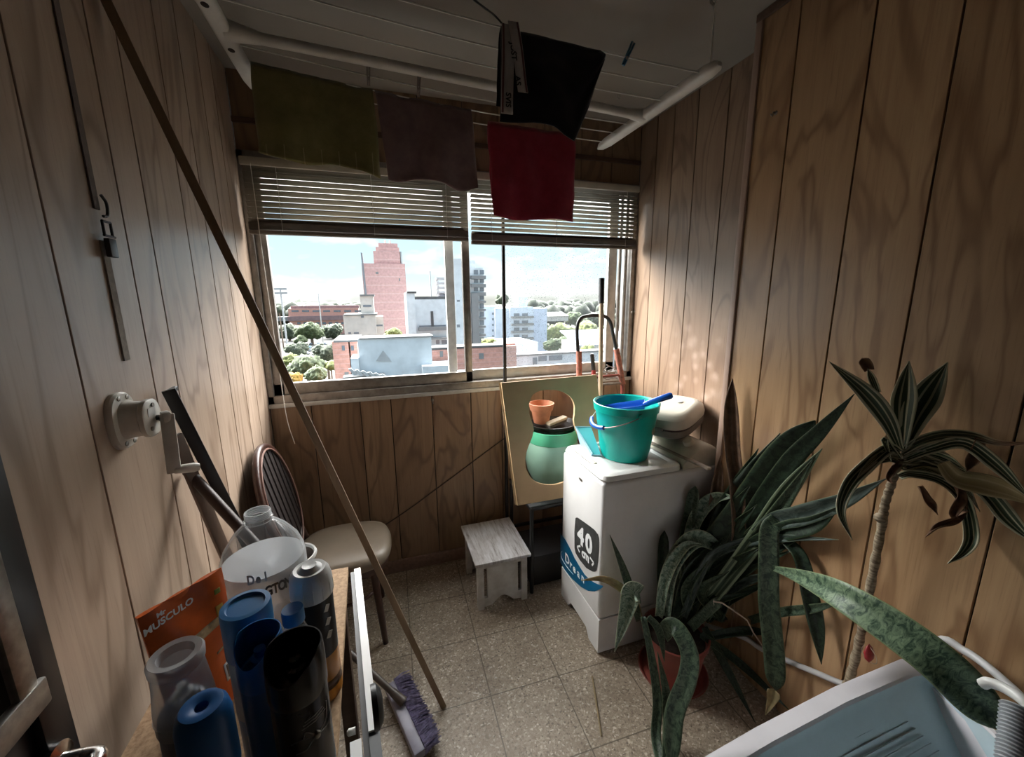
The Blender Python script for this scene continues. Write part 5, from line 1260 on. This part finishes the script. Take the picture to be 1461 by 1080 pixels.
def onc(u, v_, k=.0345): a = u/.034; return p+V((0, 0, hb-.075+v_))+(n_*cos(a)+x_*sin(a))*k
b = bm_()
for pl in (((-.004, 0), (-.018, .006), (-.030, .002)), ((.004, 0), (.016, .008), (.020, .030)), ((-.004, -.002), (-.014, -.012), (-.026, -.014)), ((.004, -.002), (.018, -.004), (.028, .004)), ((-.003, .003), (-.012, .014), (-.016, .006))):
    tube(b, smooth_path([onc(*q) for q in pl], 4), .0007, 5)
lathe(b, [(.0005, -.006), (.004, -.003), (.0045, 0), (.004, .003), (.0005, .006)], onc(0, 0), (0, 0, 1), 12)
obj('spider_emblem', b, M['steel'], t)
b = bm_()
for k in range(3): tube(b, [onc(-.016+.002*k, .020+.0045*k), onc(0, .021+.0045*k), onc(.016-.002*k, .022+.0045*k)], .0006, 5)
obj('print_lines', b, M['steel'], t)
# clear-capped can at the far left
M['frost'] = clear('frosted_cap', (.72, .72, .73), .42, .85, .2); M['can_grey'] = plain('can_grey', (.20, .21, .24), .35, .2, .2, 30, col2=(.09, .10, .14))
t, p, h, hb = can(250, 932, .515, .0312, 'grey spray can with a frosted clear cap nearest the left wall', M['can_grey'], (.74,), None)
b = bm_(); lathe(b, [(.0325, hb-.030), (.033, hb-.028), (.033, hb), (.031, hb+.02), (.028, h-.024), (.026, h-.020), (.030, h-.014), (.0305, h-.004), (.028, h), (.020, h-.001), (.018, h-.012), (0, h-.012)], p, seg=44, cap0=False, cap1=False); obj('cap', b, M['frost'], t)
b = bm_(); lathe(b, [(.0332, hb-.012), (.0342, hb-.011), (.0332, hb-.009)], p, seg=44, cap0=False, cap1=False); obj('rib', b, M['frost'], t)
b = bm_(); lathe(b, [(.012, hb-.004), (.012, hb+.012), (.006, hb+.014), (.006, hb+.024), (0, hb+.024)], p, seg=20, cap0=False, cap1=False); obj('nozzle', b, M['white_plastic'], t)
for k, (z0, z1) in enumerate(((.52, .70), (.30, .48))):
    b = bm_(); lathe(b, [(.0314, hb*z0), (.0314, hb*z1)], p, seg=44, cap0=False, cap1=False); obj('label_band', b, plain('navy_label', (.035, .045, .11), .35, 0, .3, 60, col2=(.10, .11, .15)), t, solid=.0005)
# short blue can in front
p, h = stand_at(287, 1006, .455); t = thing('spray_can', 'blue-capped can in front of the frosted one, lowest in view', 'spray can', p)
b = bm_(); lathe(b, [(.024, 0), (.026, .004), (.026, h*.72)], p, seg=36); obj('body', b, M['can_grey'], t)
b = bm_(); lathe(b, [(.0275, h*.66), (.028, h*.68), (.0278, h-.02), (.025, h-.006), (.021, h), (.015, h+.001), (.007, h-.002), (.006, h-.008), (0, h-.008)], p, seg=40, cap0=False, cap1=False); obj('cap', b, plain('cap_cobalt', (.012, .12, .36), .4, 0, .05, 12), t)
# small water bottle
p, h = stand_at(417, 868, .648); t = thing('water_bottle', 'small clear water bottle with a light blue cap', 'bottle', p)
r = .031; b = bm_(); lathe(b, [(.0, .006), (r*.7, .002), (r*.9, 0), (r, .012), (r, .04), (r*.92, .048), (r, .056), (r, h*.50), (r*.93, h*.53), (r*.98, h*.57), (r*.90, h*.68), (r*.60, h*.82), (.0145, h*.875), (.0135, h*.92)], p, seg=36, cap0=False, cap1=False); obj('body', b, M['clear'], t)
b = bm_(); lathe(b, [(.0150, h-.024), (.0165, h-.023), (.0165, h-.003), (.0155, h), (0, h)], p, seg=36, cap1=False); obj('cap', b, plain('cap_light_blue', (.05, .22, .46), .4, 0, .06, 16), t)
b = bm_(); lathe(b, [(r*1.008, h*.22), (r*1.008, h*.47)], p, seg=36, cap0=False, cap1=False); obj('label_band', b, M['clear_dark'], t, solid=.0005)
# white-capped bottle with the black and orange label
p = V((-.150, .705, TZ)); h = zrow(p, 806)-TZ; r = .0325
t = thing('insecticide_bottle', 'black and orange bottle with a white cap at the table edge', 'bottle', p)
M['lab_blk'] = plain('black_label', (.016, .013, .013), .3, 0, .3, 30); M['lab_org'] = plain('orange_label', (.62, .25, .03), .3, 0, .15, 14)
b = bm_(); lathe(b, [(r*.9, 0), (r, .006), (r, h*.36)], p, seg=40, cap1=False); o_ = obj('lower_body', b, M['lab_org'], t)
b = bm_(); lathe(b, [(r*1.002, h*.36), (r*1.002, h*.79), (r*.9, h*.82)], p, seg=40, cap0=False); obj('upper_body', b, M['lab_blk'], t)
b = bm_(); lathe(b, [(r*1.03, h*.785), (r*1.06, h*.79), (r*1.08, h*.83), (r*1.06, h*.90), (r*.97, h*.95), (r*.80, h*.978), (r*.62, h*.975), (r*.50, h*.985), (r*.36, h), (r*.22, h*.998), (0, h*.995)], p, seg=40, cap1=False); cp = obj('cap', b, M['white_plastic'], t)
for k in range(14):
    a = 2*pi*k/14; b = bm_(); u_ = V((cos(a), sin(a), 0)); tube(b, [p+u_*r*1.075+V((0, 0, h*.80)), p+u_*r*1.07+V((0, 0, h*.87)), p+u_*r*.97+V((0, 0, h*.945))], .0008, 5); obj('grip_rib', b, M['white_plastic'], cp)
for k, z in enumerate((.72, .62, .52)):
    b = bm_(); a = radians(-48); n_ = V((cos(a), sin(a), 0)); bar(b, p+n_*(r+.0005)+V((0, 0, h*z-.006)), p+n_*(r+.0005)+V((.004, .003, h*z+.006)), .008, .001, up=n_); obj('print_mark', b, M['steel'], t)
b = bm_(); lathe(b, [(r*1.004, h*.10), (r*1.004, h*.17)], p, seg=40, cap0=False, cap1=False, sx=1, sy=1); obj('label_stripe', b, plain('brown_print', (.10, .045, .02), .4), t, solid=.0004)

# ================================================================ BROOM, CABLE, HOOKS, STRAW
HB0, HB1 = at(556, 975, Z=.045), at(600, 1075, Z=.045)
t = thing('broom', 'broom with purple bristles lying on its side by the table', 'broom', (HB0+HB1)/2*1)
M['bristle'] = plain('purple_bristles', (.24, .215, .36), .85, 0, .3, 60); M['broom_block'] = plain('grey_lilac_block', (.30, .29, .36), .4, 0, .12, 12)
dB = (HB1-HB0); 
b = bm_(); bar(b, (HB0.x, HB0.y, .035), (HB1.x, HB1.y, .035), .045, .034, bev=.008); blk_ = obj('block', b, M['broom_block'], t)
b = bm_(); sd = V((-dB.y, dB.x, 0)).normalized()
if sd.x < 0: sd = -sd
for i in range(70):
    for j in range(7):
        q = (i+.5*(j % 2)+random.uniform(-.4, .4))/70; base_ = V((HB0.x, HB0.y, .020+j*.0055))+V((dB.x, dB.y, 0))*q+sd*.018
        L = random.uniform(.052, .072); end = base_+sd*L+V((dB.x, dB.y, 0)).normalized()*(random.uniform(-.014, .014)+.02*sin(q*5))+V((0, 0, -base_.z*.35+random.uniform(-.0, .02)))
        end.z = max(.004, end.z); tube(b, [base_, base_.lerp(end, .55)+V((0, 0, .006)), end], [.0034, .0034, .0016], 4)
o = obj('bristles', b, M['bristle'], t); o['kind'] = 'stuff'
b = bm_(); hs = V(((HB0.x+HB1.x)/2-.0, (HB0.y+HB1.y)/2, .05)); hs = at(577, 1003, Z=.06); he = at(527, 957, d=depth(hs)+.05); dd = (he-hs); e2 = hs+dd*4.2
tube(b, [hs, e2], .0125, 10); tube(b, [hs+dd*.02, hs+dd*.35], [.019, .014], 10); obj('handle', b, plain('broom_handle', (.10, .08, .07), .4), t)
t['label'] = 'broom with purple bristles lying on the floor beside the table'
b = bm_(); tube(b, [at(845, 965, Z=.003), at(852, 1010, Z=.003), at(858, 1050, Z=.003)], [.0035, .0045, .003], 7); single('dry_stalk', b, plain('dry_straw', (.33, .25, .14), .8), 'thin dry stalk lying on the floor tiles', 'stalk', at(852, 1010, Z=0))
b = bm_(); tube(b, smooth_path([(-.55, YB-.006, .10), (-.04, YB-.005, .33), (.3, YB-.005, .53), (.69, YB-.005, .77), (.9, YB-.005, .86)]), .0032, 6); single('wall_cable', b, plain('brown_cable', (.05, .03, .02), .5), 'thin dark cable running diagonally across the back wall', 'cable', (-.04, YB-.005, .33))
def hook(p, n_, label, s_=1.):
    b = bm_(); p = V(p); n_ = V(n_); tube(b, smooth_path([p, p+n_*.012*s_, p+n_*.016*s_+V((0, 0, -.012*s_)), p+n_*.024*s_+V((0, 0, -.006*s_))]), .0024*s_, 7); lathe(b, [(.007*s_, 0), (.006*s_, .002)], p, n_, 12)
    single('wall_hook', b, M['steel'], label, 'hook', p)
hook((.247, YB, 1.04), (0, -1, 0), 'tiny hook in the back wall below the window sill', 1.3)
hp = at(1107, 161, X=XF); hook(hp, (-1, 0, 0), 'small nail hook high on the right wall', 1.)
hp = at(905, 444, X=XR); hook(hp, (-1, 0, 0), 'small hook on the right wall beside the window', 1.2)

# ================================================================ SNAKE PLANT
PX, PY = 1.098, 1.175
M['pot'] = plain('red_brown_pot', (.33, .085, .065), .45, 0, .1, 12); M['soil'] = plain('potting_soil', (.05, .035, .025), .95, 0, .3, 60)
t = SP = thing('snake_plant', 'big dark sprawling snake plant in a red-brown pot on the floor', 'plant', (PX, PY, 0))
b = bm_(); lathe(b, [(.0, .012), (.096, .012), (.100, .016), (.125, .19), (.133, .192), (.135, .215), (.128, .217), (.120, .20), (.117, .185)], (PX, PY, 0), seg=48, cap0=False, cap1=False); obj('pot', b, M['pot'], t)
b = bm_(); lathe(b, [(.118, .188), (.06, .196), (0, .198)], (PX, PY, 0), seg=36, cap0=False, cap1=False); obj('soil', b, M['soil'], t)
b = bm_(); lathe(b, [(.0, .0), (.118, 0), (.138, .026), (.142, .026), (.124, .006), (.0, .008)], (PX, PY, 0), seg=48, cap0=False, cap1=False); obj('saucer', b, M['pot'], t)
K = dict(dk=snake_leaf('snake_leaf_dark', (.006, .014, .008), (.024, .046, .027), (.05, .07, .03)), md=snake_leaf('snake_leaf_mottled', (.012, .028, .017), (.072, .106, .066), (.10, .13, .07)), pl=snake_leaf('snake_leaf_pale', (.07, .13, .09), (.34, .42, .33), (.40, .44, .30)),
         bl=snake_leaf('snake_leaf_grey_blue', (.025, .04, .034), (.085, .115, .10), (.08, .11, .07), .4), st=striped_leaf('snake_leaf_striped', (.05, .09, .05), (.22, .29, .18), (.10, .20, .36)), tb=snake_leaf('snake_leaf_banded', (.022, .05, .03), (.17, .24, .145), (.20, .25, .12), 1.5), tan=plain('dry_leaf', (.44, .35, .18), .6, 0, .2, 30), br=plain('brown_leaf', (.20, .115, .07), .6, 0, .3, 30))
PD = depth((PX, PY, .2))
LN = [0]
def lf(pts, d0, d1, wpx, mat, dm=None, par=None, name='leaf', label=None, **k):
    """leaf through photo points; depth runs from d0 at the base to d1 at the tip (offsets from the pot)"""
    n_ = len(pts); P = []; LN[0] += 1; mg = .042+.0022*(LN[0] % 14)
    for i, (x, y) in enumerate(pts):
        q = i/(n_-1); dd = PD+(d0+(d1-d0)*q if dm is None else (d0*(1-q)**2+2*dm*q*(1-q)+d1*q*q))
        wf, wr_, fl_, wm = at(x, y, X=XF), at(x, y, X=XR), at(x, y, Z=.008), at(x, y, Y=1.338)
        if wf.y < YS+.02: dd = min(dd, depth(wf)-mg)
        elif wr_.y > 0: dd = min(dd, depth(wr_)-mg)
        if wm.x < 1.47 and wm.z < .90 and depth(wm) > 0: dd = min(dd, depth(wm)-mg*.6)
        if y > 480: dd = min(dd, depth(fl_)-.004)
        P.append(at(x, y, d=dd))
    w_ = wpx*sum(depth(p_) for p_ in P)/n_/F_PX
    k['base'] = max(k.get('base', .7), .62) if wpx < 34 or label is None else k.get('base', .7)
    o = obj(name, leaf_mesh(P, w_*.88, **k), K[mat] if isinstance(mat, str) else mat, par or SP, ang=180, solid=.0022, fix=False)
    if label: o['label'] = label
    return o
BASE = (962, 882)
lf([(968, 880), (1008, 800), (1062, 728), (1112, 660), (1163, 600)], 0, .02, 50, 'dk', base=.85, peak=.4, blunt=True, fold=.12)
lf([(985, 880), (1060, 755), (1120, 668), (1170, 615), (1219, 562)], .06, .10, 27, 'dk', base=.85, peak=.5, fold=.1)
lf([(975, 880), (1030, 740), (1070, 680), (1113, 618)], .10, .14, 30, 'bl', base=.6, peak=.5)
lf([(965, 880), (1005, 780), (1048, 700), (1082, 640)], .12, .16, 26, 'dk', base=.6)
lf([(985, 890), (1075, 775), (1125, 700), (1173, 640)], .02, .10, 30, 'st', base=.5)
lf([(990, 885), (1060, 800), (1110, 730), (1162, 652)], .07, .14, 26, 'md', base=.6)
lf([(990, 890), (1060, 790), (1100, 748), (1140, 736), (1200, 716), (1264, 683)], .0, -.22, 30, 'bl', base=.6, peak=.6)
lf([(990, 885), (1050, 800), (1110, 762), (1160, 748), (1198, 722)], .05, -.02, 28, 'dk', base=.6, peak=.6)
lf([(975, 880), (1010, 800), (1060, 775), (1120, 768), (1196, 770)], -.02, -.15, 15, 'bl', base=.8, peak=.5)
lf([(948, 880), (955, 820), (972, 785), (995, 768), (1020, 778), (1042, 800)], -.03, .0, 27, 'pl', base=.6, peak=.55, fold=.5)
lf([(940, 880), (948, 830), (960, 800), (980, 778), (1002, 776)], -.05, -.03, 18, 'pl', base=.6, fold=.5)
lf([(975, 850), (985, 765), (1000, 728), (1022, 710), (1050, 709)], .05, .10, 22, 'pl', base=.7, peak=.6, fold=.5)
lf([(955, 870), (975, 780), (985, 730), (992, 693)], .16, .24, 18, 'md', base=.8, peak=.6, blunt=True)
lf([(945, 870), (945, 820), (948, 757)], .14, .2, 16, 'dk', base=.8, peak=.6, blunt=True)
lf([(1110, 742), (1098, 756), (1097, 790), (1097, 860), (1104, 930), (1107, 985)], -.24, -.22, 30, 'md', base=.8, peak=.75, blunt=True, fold=.1, label='hanging mottled leaf bent at its top')
lf([(1104, 985), (1102, 996), (1092, 1020)], -.22, -.22, 18, 'tan', base=.9, peak=.2, fold=.5, label='dried tan leaf tip')
lf([(1085, 806), (1115, 814), (1152, 827), (1200, 850), (1275, 897), (1352, 957), (1430, 1042)], -.06, -.87, 50, 'tb', dm=-.80, base=.14, peak=.72, fold=.2, ease=1.7, blunt=True, label='long mottled leaf reaching forward over the white tub')
lf([(1070, 885), (1112, 874), (1160, 868), (1202, 858)], -.05, -.16, 14, 'md', base=.9, peak=.5)
lf([(912, 886), (902, 850), (888, 808), (870, 763)], -.02, -.02, 14, 'md', base=.7, peak=.45, fold=.2)
lf([(912, 882), (905, 858), (885, 838), (860, 826), (829, 828)], .0, -.02, 13, 'tan', base=.8, peak=.5, label='thin yellowed leaf')
lf([(915, 848), (903, 844), (898, 856), (889, 890), (877, 930)], -.05, -.04, 30, 'pl', base=.9, peak=.35, fold=.5, label='pale mottled leaf folded down beside the washing machine')
lf([(918, 880), (930, 940), (938, 1000), (936, 1050), (944, 1096)], -.14, -.28, 15, 'md', base=.6, peak=.7, blunt=True)
lf([(945, 905), (958, 893), (972, 905), (984, 935), (980, 970), (962, 1020), (958, 1096)], -.08, -.30, 28, 'md', base=.9, peak=.7, blunt=True, fold=.15, label='broad mottled leaf arching over the pot rim to the floor')
lf([(925, 880), (938, 895), (944, 915), (948, 945)], -.12, -.14, 12, 'md', base=.8)
lf([(950, 1096), (953, 1030), (950, 985), (938, 930)], -.26, -.2, 16, 'md', base=.8, peak=.5)
lf([(985, 895), (1005, 876), (1026, 857)], -.06, -.10, 15, 'md', base=.95, peak=.9, blunt=True)
lf([(1000, 905), (1060, 950), (1128, 1015)], -.06, -.05, 13, 'dk', base=.8)
lf([(1005, 895), (1035, 950), (1078, 1032)], -.04, -.08, 13, 'dk', base=.8)
lf([(1000, 910), (1062, 900), (1110, 905)], .0, .0, 14, 'dk', base=.8)
lf([(1120, 770), (1142, 795), (1156, 850), (1166, 900), (1172, 948)], -.08, -.10, 24, 'dk', base=.5, peak=.6)
for i, (x1, y1, c1, c2, dd, w_, mt) in enumerate(((1140, 690, 1050, 790, .05, 26, 'dk'), (1120, 720, 1040, 800, .03, 28, 'dk'), (1072, 690, 1015, 770, .08, 26, 'dk'), (1030, 770, 985, 820, -.02, 22, 'dk'), (1150, 760, 1060, 810, .02, 24, 'dk'), (1085, 780, 1020, 825, -.03, 24, 'dk'), (1108, 815, 1040, 840, -.05, 18, 'bl'), (1010, 800, 980, 840, -.05, 16, 'md'),(1066, 772, 1010, 815, .0, 22, 'dk'), (1044, 760, 1000, 810, .04, 24, 'md'), (1025, 745, 990, 800, .06, 20, 'dk'), (1095, 800, 1030, 835, -.02, 20, 'dk'), (1100, 830, 1040, 855, .0, 16, 'dk'),
                                                  (1008, 735, 985, 800, .08, 18, 'dk'), (1080, 720, 1020, 790, .1, 28, 'dk'), (1130, 785, 1050, 820, .05, 20, 'dk'), (1040, 815, 1000, 845, -.08, 14, 'md'), (1070, 845, 1020, 860, -.08, 12, 'dk'))):
    lf([(950+i*5, 885), (c1, c2), (x1, y1)], .0, dd, w_, mt, base=.6, peak=.5, fold=.35)
for pts, w_, mt, dd, lab in (([(1045, 540), (1043, 580), (1045, 640), (1052, 700), (1050, 790), (1010, 880)][::-1], 22, 'br', .20, 'tall brown leaf standing against the wall strip'), ([(1028, 650), (1024, 690), (1016, 740), (1000, 800), (980, 870)][::-1], 17, 'br', .16, None)):
    lf(pts, .04, dd, w_, mt, base=.7, peak=.7, fold=.6, label=lab)
b = bm_(); tw = [at(x, y, d=PD-.13) for x, y in ((1018, 858), (1030, 860), (1048, 872), (1066, 885), (1075, 903), (1088, 922))]; tube(b, tw, .0028, 6)
for i in range(10): a = tw[i % 6]; tube(b, [a, a+V((random.uniform(-.015, .015), 0, random.uniform(-.02, .015)))], .001, 4)
e = obj('dry_stem', b, plain('white_dry_stem', (.55, .46, .38), .8), SP); e['label'] = 'pale dry twig'

# ================================================================ DRACAENA
DX0 = 1.265
tp = [at(x, y, X=xx) for x, y, xx in ((1195, 1010, 1.32), (1213, 965, 1.32), (1228, 905, 1.315), (1243, 830, 1.305), (1258, 750, 1.29), (1263, 718, 1.283), (1272, 690, 1.272), (1283, 655, 1.255))]
f0 = tp[0]; PB = V((min(f0.x, XF-.09), f0.y-.03, 0))
t = DP = thing('dracaena', 'tall thin dracaena with cream-striped leaves by the right wall', 'plant', PB)
b = bm_(); lathe(b, [(0, .006), (.055, .006), (.077, .15), (.083, .152), (.083, .165), (.077, .165), (.072, .145)], PB, seg=36, cap0=False, cap1=False); obj('pot', b, M['pot'], t)
b = bm_(); lathe(b, [(.0725, .143), (0, .148)], PB, seg=30, cap0=False, cap1=False); obj('soil', b, M['soil'], t)
b = bm_(); tr = smooth_path([PB+V((0, 0, .14)), f0.lerp(PB+V((0, 0, .14)), .4)]+tp, 8); 
tube(b, tr, [(.0125-.0035*i/(len(tr)-1))*(1+.13*sin(i*2.1)+.10*noise.noise(V((i*.8, 0, 0)))) for i in range(len(tr))], 12)
kn = at(1260, 738, X=1.287); lathe(b, [(.003, -.014), (.013, -.008), (.016, 0), (.012, .009), (.003, .014)], kn+V((-.010, 0, 0)), (.4, 0, 1), 12)
m, nt3, b3 = nodes('dracaena_bark'); t3 = tex(nt3); s3 = N(nt3, 'ShaderNodeSeparateXYZ'); nt3.links.new(t3, s3.inputs[0]); n3 = noise_(nt3, mapping(nt3, t3, (40, 40, 130)), 1., 4)
nt3.links.new(ramp(nt3, n3, [(.35, (.15, .11, .07)), (.6, (.36, .29, .20))]).outputs[0], b3.inputs[0]); b3.inputs['Roughness'].default_value = .85; bump(nt3, b3, n3, .7, .004)
obj('trunk', b, m, t)
DD = depth(tp[-1])
KD = dict(s=striped_leaf('dracaena_leaf', (.045, .08, .035), (.66, .64, .44), (.11, .19, .36)), d=striped_leaf('dracaena_leaf_drying', (.07, .085, .04), (.52, .47, .30), (.15, .22, .40), dry=(.62, 4., (.20, .10, .05))), y=striped_leaf('dracaena_leaf_yellow', (.50, .40, .20), (.64, .54, .30)), c=striped_leaf('dracaena_leaf_faded', (.13, .14, .07), (.58, .54, .38), (.06, .20, .28)), b=plain('withered_leaf', (.30, .16, .09), .7, 0, .3, 40))
def dl(pts, d0, d1, wpx, mat, **k):
    P = []
    for i, (x, y) in enumerate(pts):
        P.append(at(x, y, d=min(DD+d0+(d1-d0)*i/(len(pts)-1), depth(at(x, y, X=XF))-.025)))
    return obj('leaf', leaf_mesh(P, wpx*(DD+(d0+d1)/2)/F_PX, **k), KD[mat], DP, ang=180, solid=.0016, fix=False)
dl([(1284, 640), (1265, 598), (1235, 560), (1183, 516)], 0, -.05, 24, 's', base=.35, peak=.55, fold=.3)
dl([(1287, 640), (1288, 590), (1292, 555), (1297, 515)], 0, .0, 28, 's', base=.3, peak=.5, fold=.3)
dl([(1290, 640), (1304, 596), (1325, 560), (1352, 517)], 0, -.02, 35, 's', base=.25, peak=.55, fold=.35)
dl([(1285, 645), (1268, 640), (1240, 662), (1212, 692), (1200, 730), (1216, 771)], 0, -.06, 17, 's', base=.5, peak=.5, fold=.45)
dl([(1287, 645), (1312, 630), (1345, 621), (1386, 622), (1425, 632), (1475, 632)], 0, -.10, 15, 'd', base=.6, peak=.4, fold=.5)
dl([(1345, 660), (1366, 682), (1400, 690), (1440, 702), (1480, 722)], -.05, -.12, 30, 'y', base=.5, peak=.55, fold=.15)
dl([(1290, 655), (1330, 640), (1375, 632), (1420, 662), (1470, 712)], 0, -.13, 18, 's', base=.5, peak=.7, fold=.3)
dl([(1290, 655), (1350, 665), (1405, 700), (1440, 740), (1475, 775)], .02, -.10, 20, 's', base=.5, peak=.7, fold=.3)
dl([(1283, 680), (1300, 676), (1335, 682), (1362, 698), (1378, 722), (1386, 765), (1375, 788), (1352, 804)], 0, -.08, 15, 's', base=.6, peak=.7, fold=.5)
dl([(1286, 668), (1320, 660), (1355, 670), (1372, 700), (1380, 728)], .0, -.05, 14, 'd', base=.6, peak=.5, fold=.5)
dl([(1288, 660), (1318, 648), (1352, 655), (1378, 672)], .02, .0, 13, 's', base=.6, fold=.5)
dl([(1284, 655), (1270, 640), (1262, 628), (1272, 658)], .0, -.02, 10, 's', base=.6, fold=.5)
dl([(1283, 660), (1268, 655), (1250, 660), (1238, 668)], .0, -.02, 8, 'd', base=.6, fold=.5)
for pts, w_, m_, k_ in (([(1288, 658), (1330, 662), (1372, 690), (1398, 730)], 12, 'c', {}), ([(1288, 664), (1325, 672), (1352, 690), (1372, 716), (1380, 742)], 12, 'c', dict(fold=.6)), ([(1290, 652), (1330, 652), (1368, 668), (1400, 690)], 11, 's', {}),
    ([(1288, 656), (1310, 652), (1338, 660), (1360, 672), (1388, 676)], 10, 'c', dict(fold=.6)), ([(1286, 650), (1306, 640), (1330, 640), (1356, 650)], 10, 'c', {}), ([(1284, 662), (1276, 668), (1268, 682), (1274, 690)], 8, 'b', dict(fold=.6)), ([(1286, 652), (1262, 648), (1248, 656), (1232, 672), (1222, 684)], 9, 'c', dict(fold=.5))):
    dl(pts, .0, -.04, w_, m_, base=.6, **k_)
dl([(1378, 730), (1362, 742), (1338, 752), (1320, 766)], -.05, -.07, 9, 'b', base=.7, fold=.7, twist=3.)
dl([(1312, 694), (1322, 712), (1332, 722), (1338, 735)], -.02, -.03, 10, 'b', base=.7, fold=.7, twist=2.)
dl([(1395, 625), (1392, 645), (1386, 662), (1380, 674)], -.06, -.07, 15, 'b', base=.7, peak=.4, fold=.7, twist=1.5)
dl([(1364, 690), (1370, 712), (1362, 735), (1372, 742)], -.05, -.06, 12, 'b', base=.7, peak=.4, fold=.7, twist=2.5)
dl([(1252, 560), (1244, 540), (1238, 526)], -.01, .0, 9, 's', base=.8, fold=.6)
dl([(1240, 528), (1236, 520), (1230, 511)], .0, .0, 13, 'b', base=.8, peak=.6, blunt=True, fold=.7)
b = bm_(); rc = at(1240, 932, X=1.29); lathe(b, [(.002, -.026), (.016, -.014), (.019, .003), (.011, .018), (.001, .027)], rc, (.1, .2, 1), 16, sx=.5); e = obj('red_leaf', b, plain('red_leaf', (.34, .02, .025), .4, 0, .2, 40), DP); e['label'] = 'small red leaf at the foot of the stem'
b = bm_(); tube(b, smooth_path([rc+V((0, 0, .02)), rc+V((-.008, -.02, .012)), rc+V((-.004, -.022, -.012)), rc+V((.0, -.004, -.024)), rc+V((0, .018, -.01)), rc+V((0, .015, .015))]), .0012, 5); obj('dry_tendril', b, plain('dry_tendril', (.40, .32, .24), .8), DP)

# ================================================================ TUB, HOSES
TUBZ = .70
M['tub'] = plain('white_tub_plastic', (.84, .82, .86), .38, 0, .05, 6); M['tub_in'] = plain('pale_blue_tub_inside', (.60, .74, .80), .4, 0, .06, 6)
t = thing('laundry_tub', 'white plastic laundry tub with a pale blue inside in the near right corner', 'tub', (.87, .27, 0))
outer = [(.535, .478), (.55, .492), (.70, .503), (.95, .514), (1.19, .513), (1.222, .506), (1.232, .490), (1.205, .425), (1.165, .318), (1.13, .12), (1.11, .05), (1.08, .03), (.58, .03), (.55, .05), (.535, .10)]
cx_, cy_ = .86, .27
def ring_(k, z, dx=0, dy=0): return [(cx_+(x-cx_)*k[0]+dx, cy_+(y-cy_)*k[1]+dy, z) for x, y in outer]
b = bm_(); loft(b, [ring_((.80, .76), .33), ring_((.90, .90), .42), ring_((.955, .94), TUBZ-.03), ring_((.995, .99), TUBZ-.028), ring_((1, 1), TUBZ-.012), ring_((.993, .985), TUBZ), ring_((.955, .85), TUBZ-.002), ring_((.945, .83), TUBZ-.008)], True, False); obj('shell', b, M['tub'], t, ang=45)
b = bm_(); loft(b, [ring_((.945, .83), TUBZ-.008), ring_((.935, .81), TUBZ-.03), ring_((.86, .45), .56, 0, -.04), ring_((.78, .30), .45, 0, -.06), ring_((.4, .15), .44, 0, -.06)], False, True); obj('basin', b, M['tub_in'], t, ang=45)
b = bm_()
for k in range(14):
    x0 = .66+.006*k; yq = .440-.012*k; z = .662-(.464-yq)*.63; tube(b, [(x0+.04, yq, z), (x0+.42, yq+.004, z)], .0016, 6)
obj('washboard_ribs', b, M['tub_in'], t)
for x, y in ((.64, .40), (1.08, .42), (.64, .12), (1.02, .12)):
    b = bm_(); tube(b, [(x, y, 0), (x, y, .36)], .014, 10); obj('leg', b, M['tub'], t)
M['hose'] = plain('pale_grey_hose', (.58, .58, .58), .4, 0, .06, 10)
h1 = [at(1085, 925, X=1.352), at(1120, 941, X=1.352), at(1165, 960, X=1.352), at(1210, 978, X=1.352), at(1260, 985, X=1.352), at(1300, 960, X=1.335), at(1340, 914, X=1.335), at(1375, 928, X=1.33), at(1405, 948, X=1.31), at(1440, 978, X=1.29), at(1475, 1012, X=1.27)]
h0 = [V((1.345, 1.25, .10)), V((1.35, 1.07, .20))]
t = thing('drain_hose', 'pale grey hose running along the right wall behind the tub', 'hose', (1.33, 1.25, .09)); b = bm_(); tube(b, smooth_path(h0+h1, 6), .0095, 12); obj('tube', b, M['hose'], t)
t = thing('corrugated_hose', 'grey corrugated hose hooked over the right end of the tub', 'hose', at(1445, 1080, d=.62))
b = bm_(); c0 = at(1450, 1008, d=.66); c1 = at(1441, 1120, d=.615); c2 = V((c1.x, c1.y, .025)); n_ = 320; L1 = (c1-c0).length; LT = L1+(c2-c1).length; pts = [c0.lerp(c1, i/n_*LT/L1) if i/n_*LT < L1 else c1.lerp(c2, (i/n_*LT-L1)/(LT-L1)) for i in range(n_+1)]; tube(b, pts, [.019 if i % 2 else .0165 for i in range(n_+1)], 20); obj('corrugated_tube', b, plain('grey_corrugated', (.40, .43, .46), .35, 0, .05), t)
b = bm_(); hk = [at(1402, 976, d=.72), at(1412, 974, d=.71), at(1435, 983, d=.69), at(1462, 1002, d=.66), at(1485, 1030, d=.64)]; tube(b, smooth_path(hk), .0085, 12); obj('hook_bracket', b, M['white_plastic'], t)
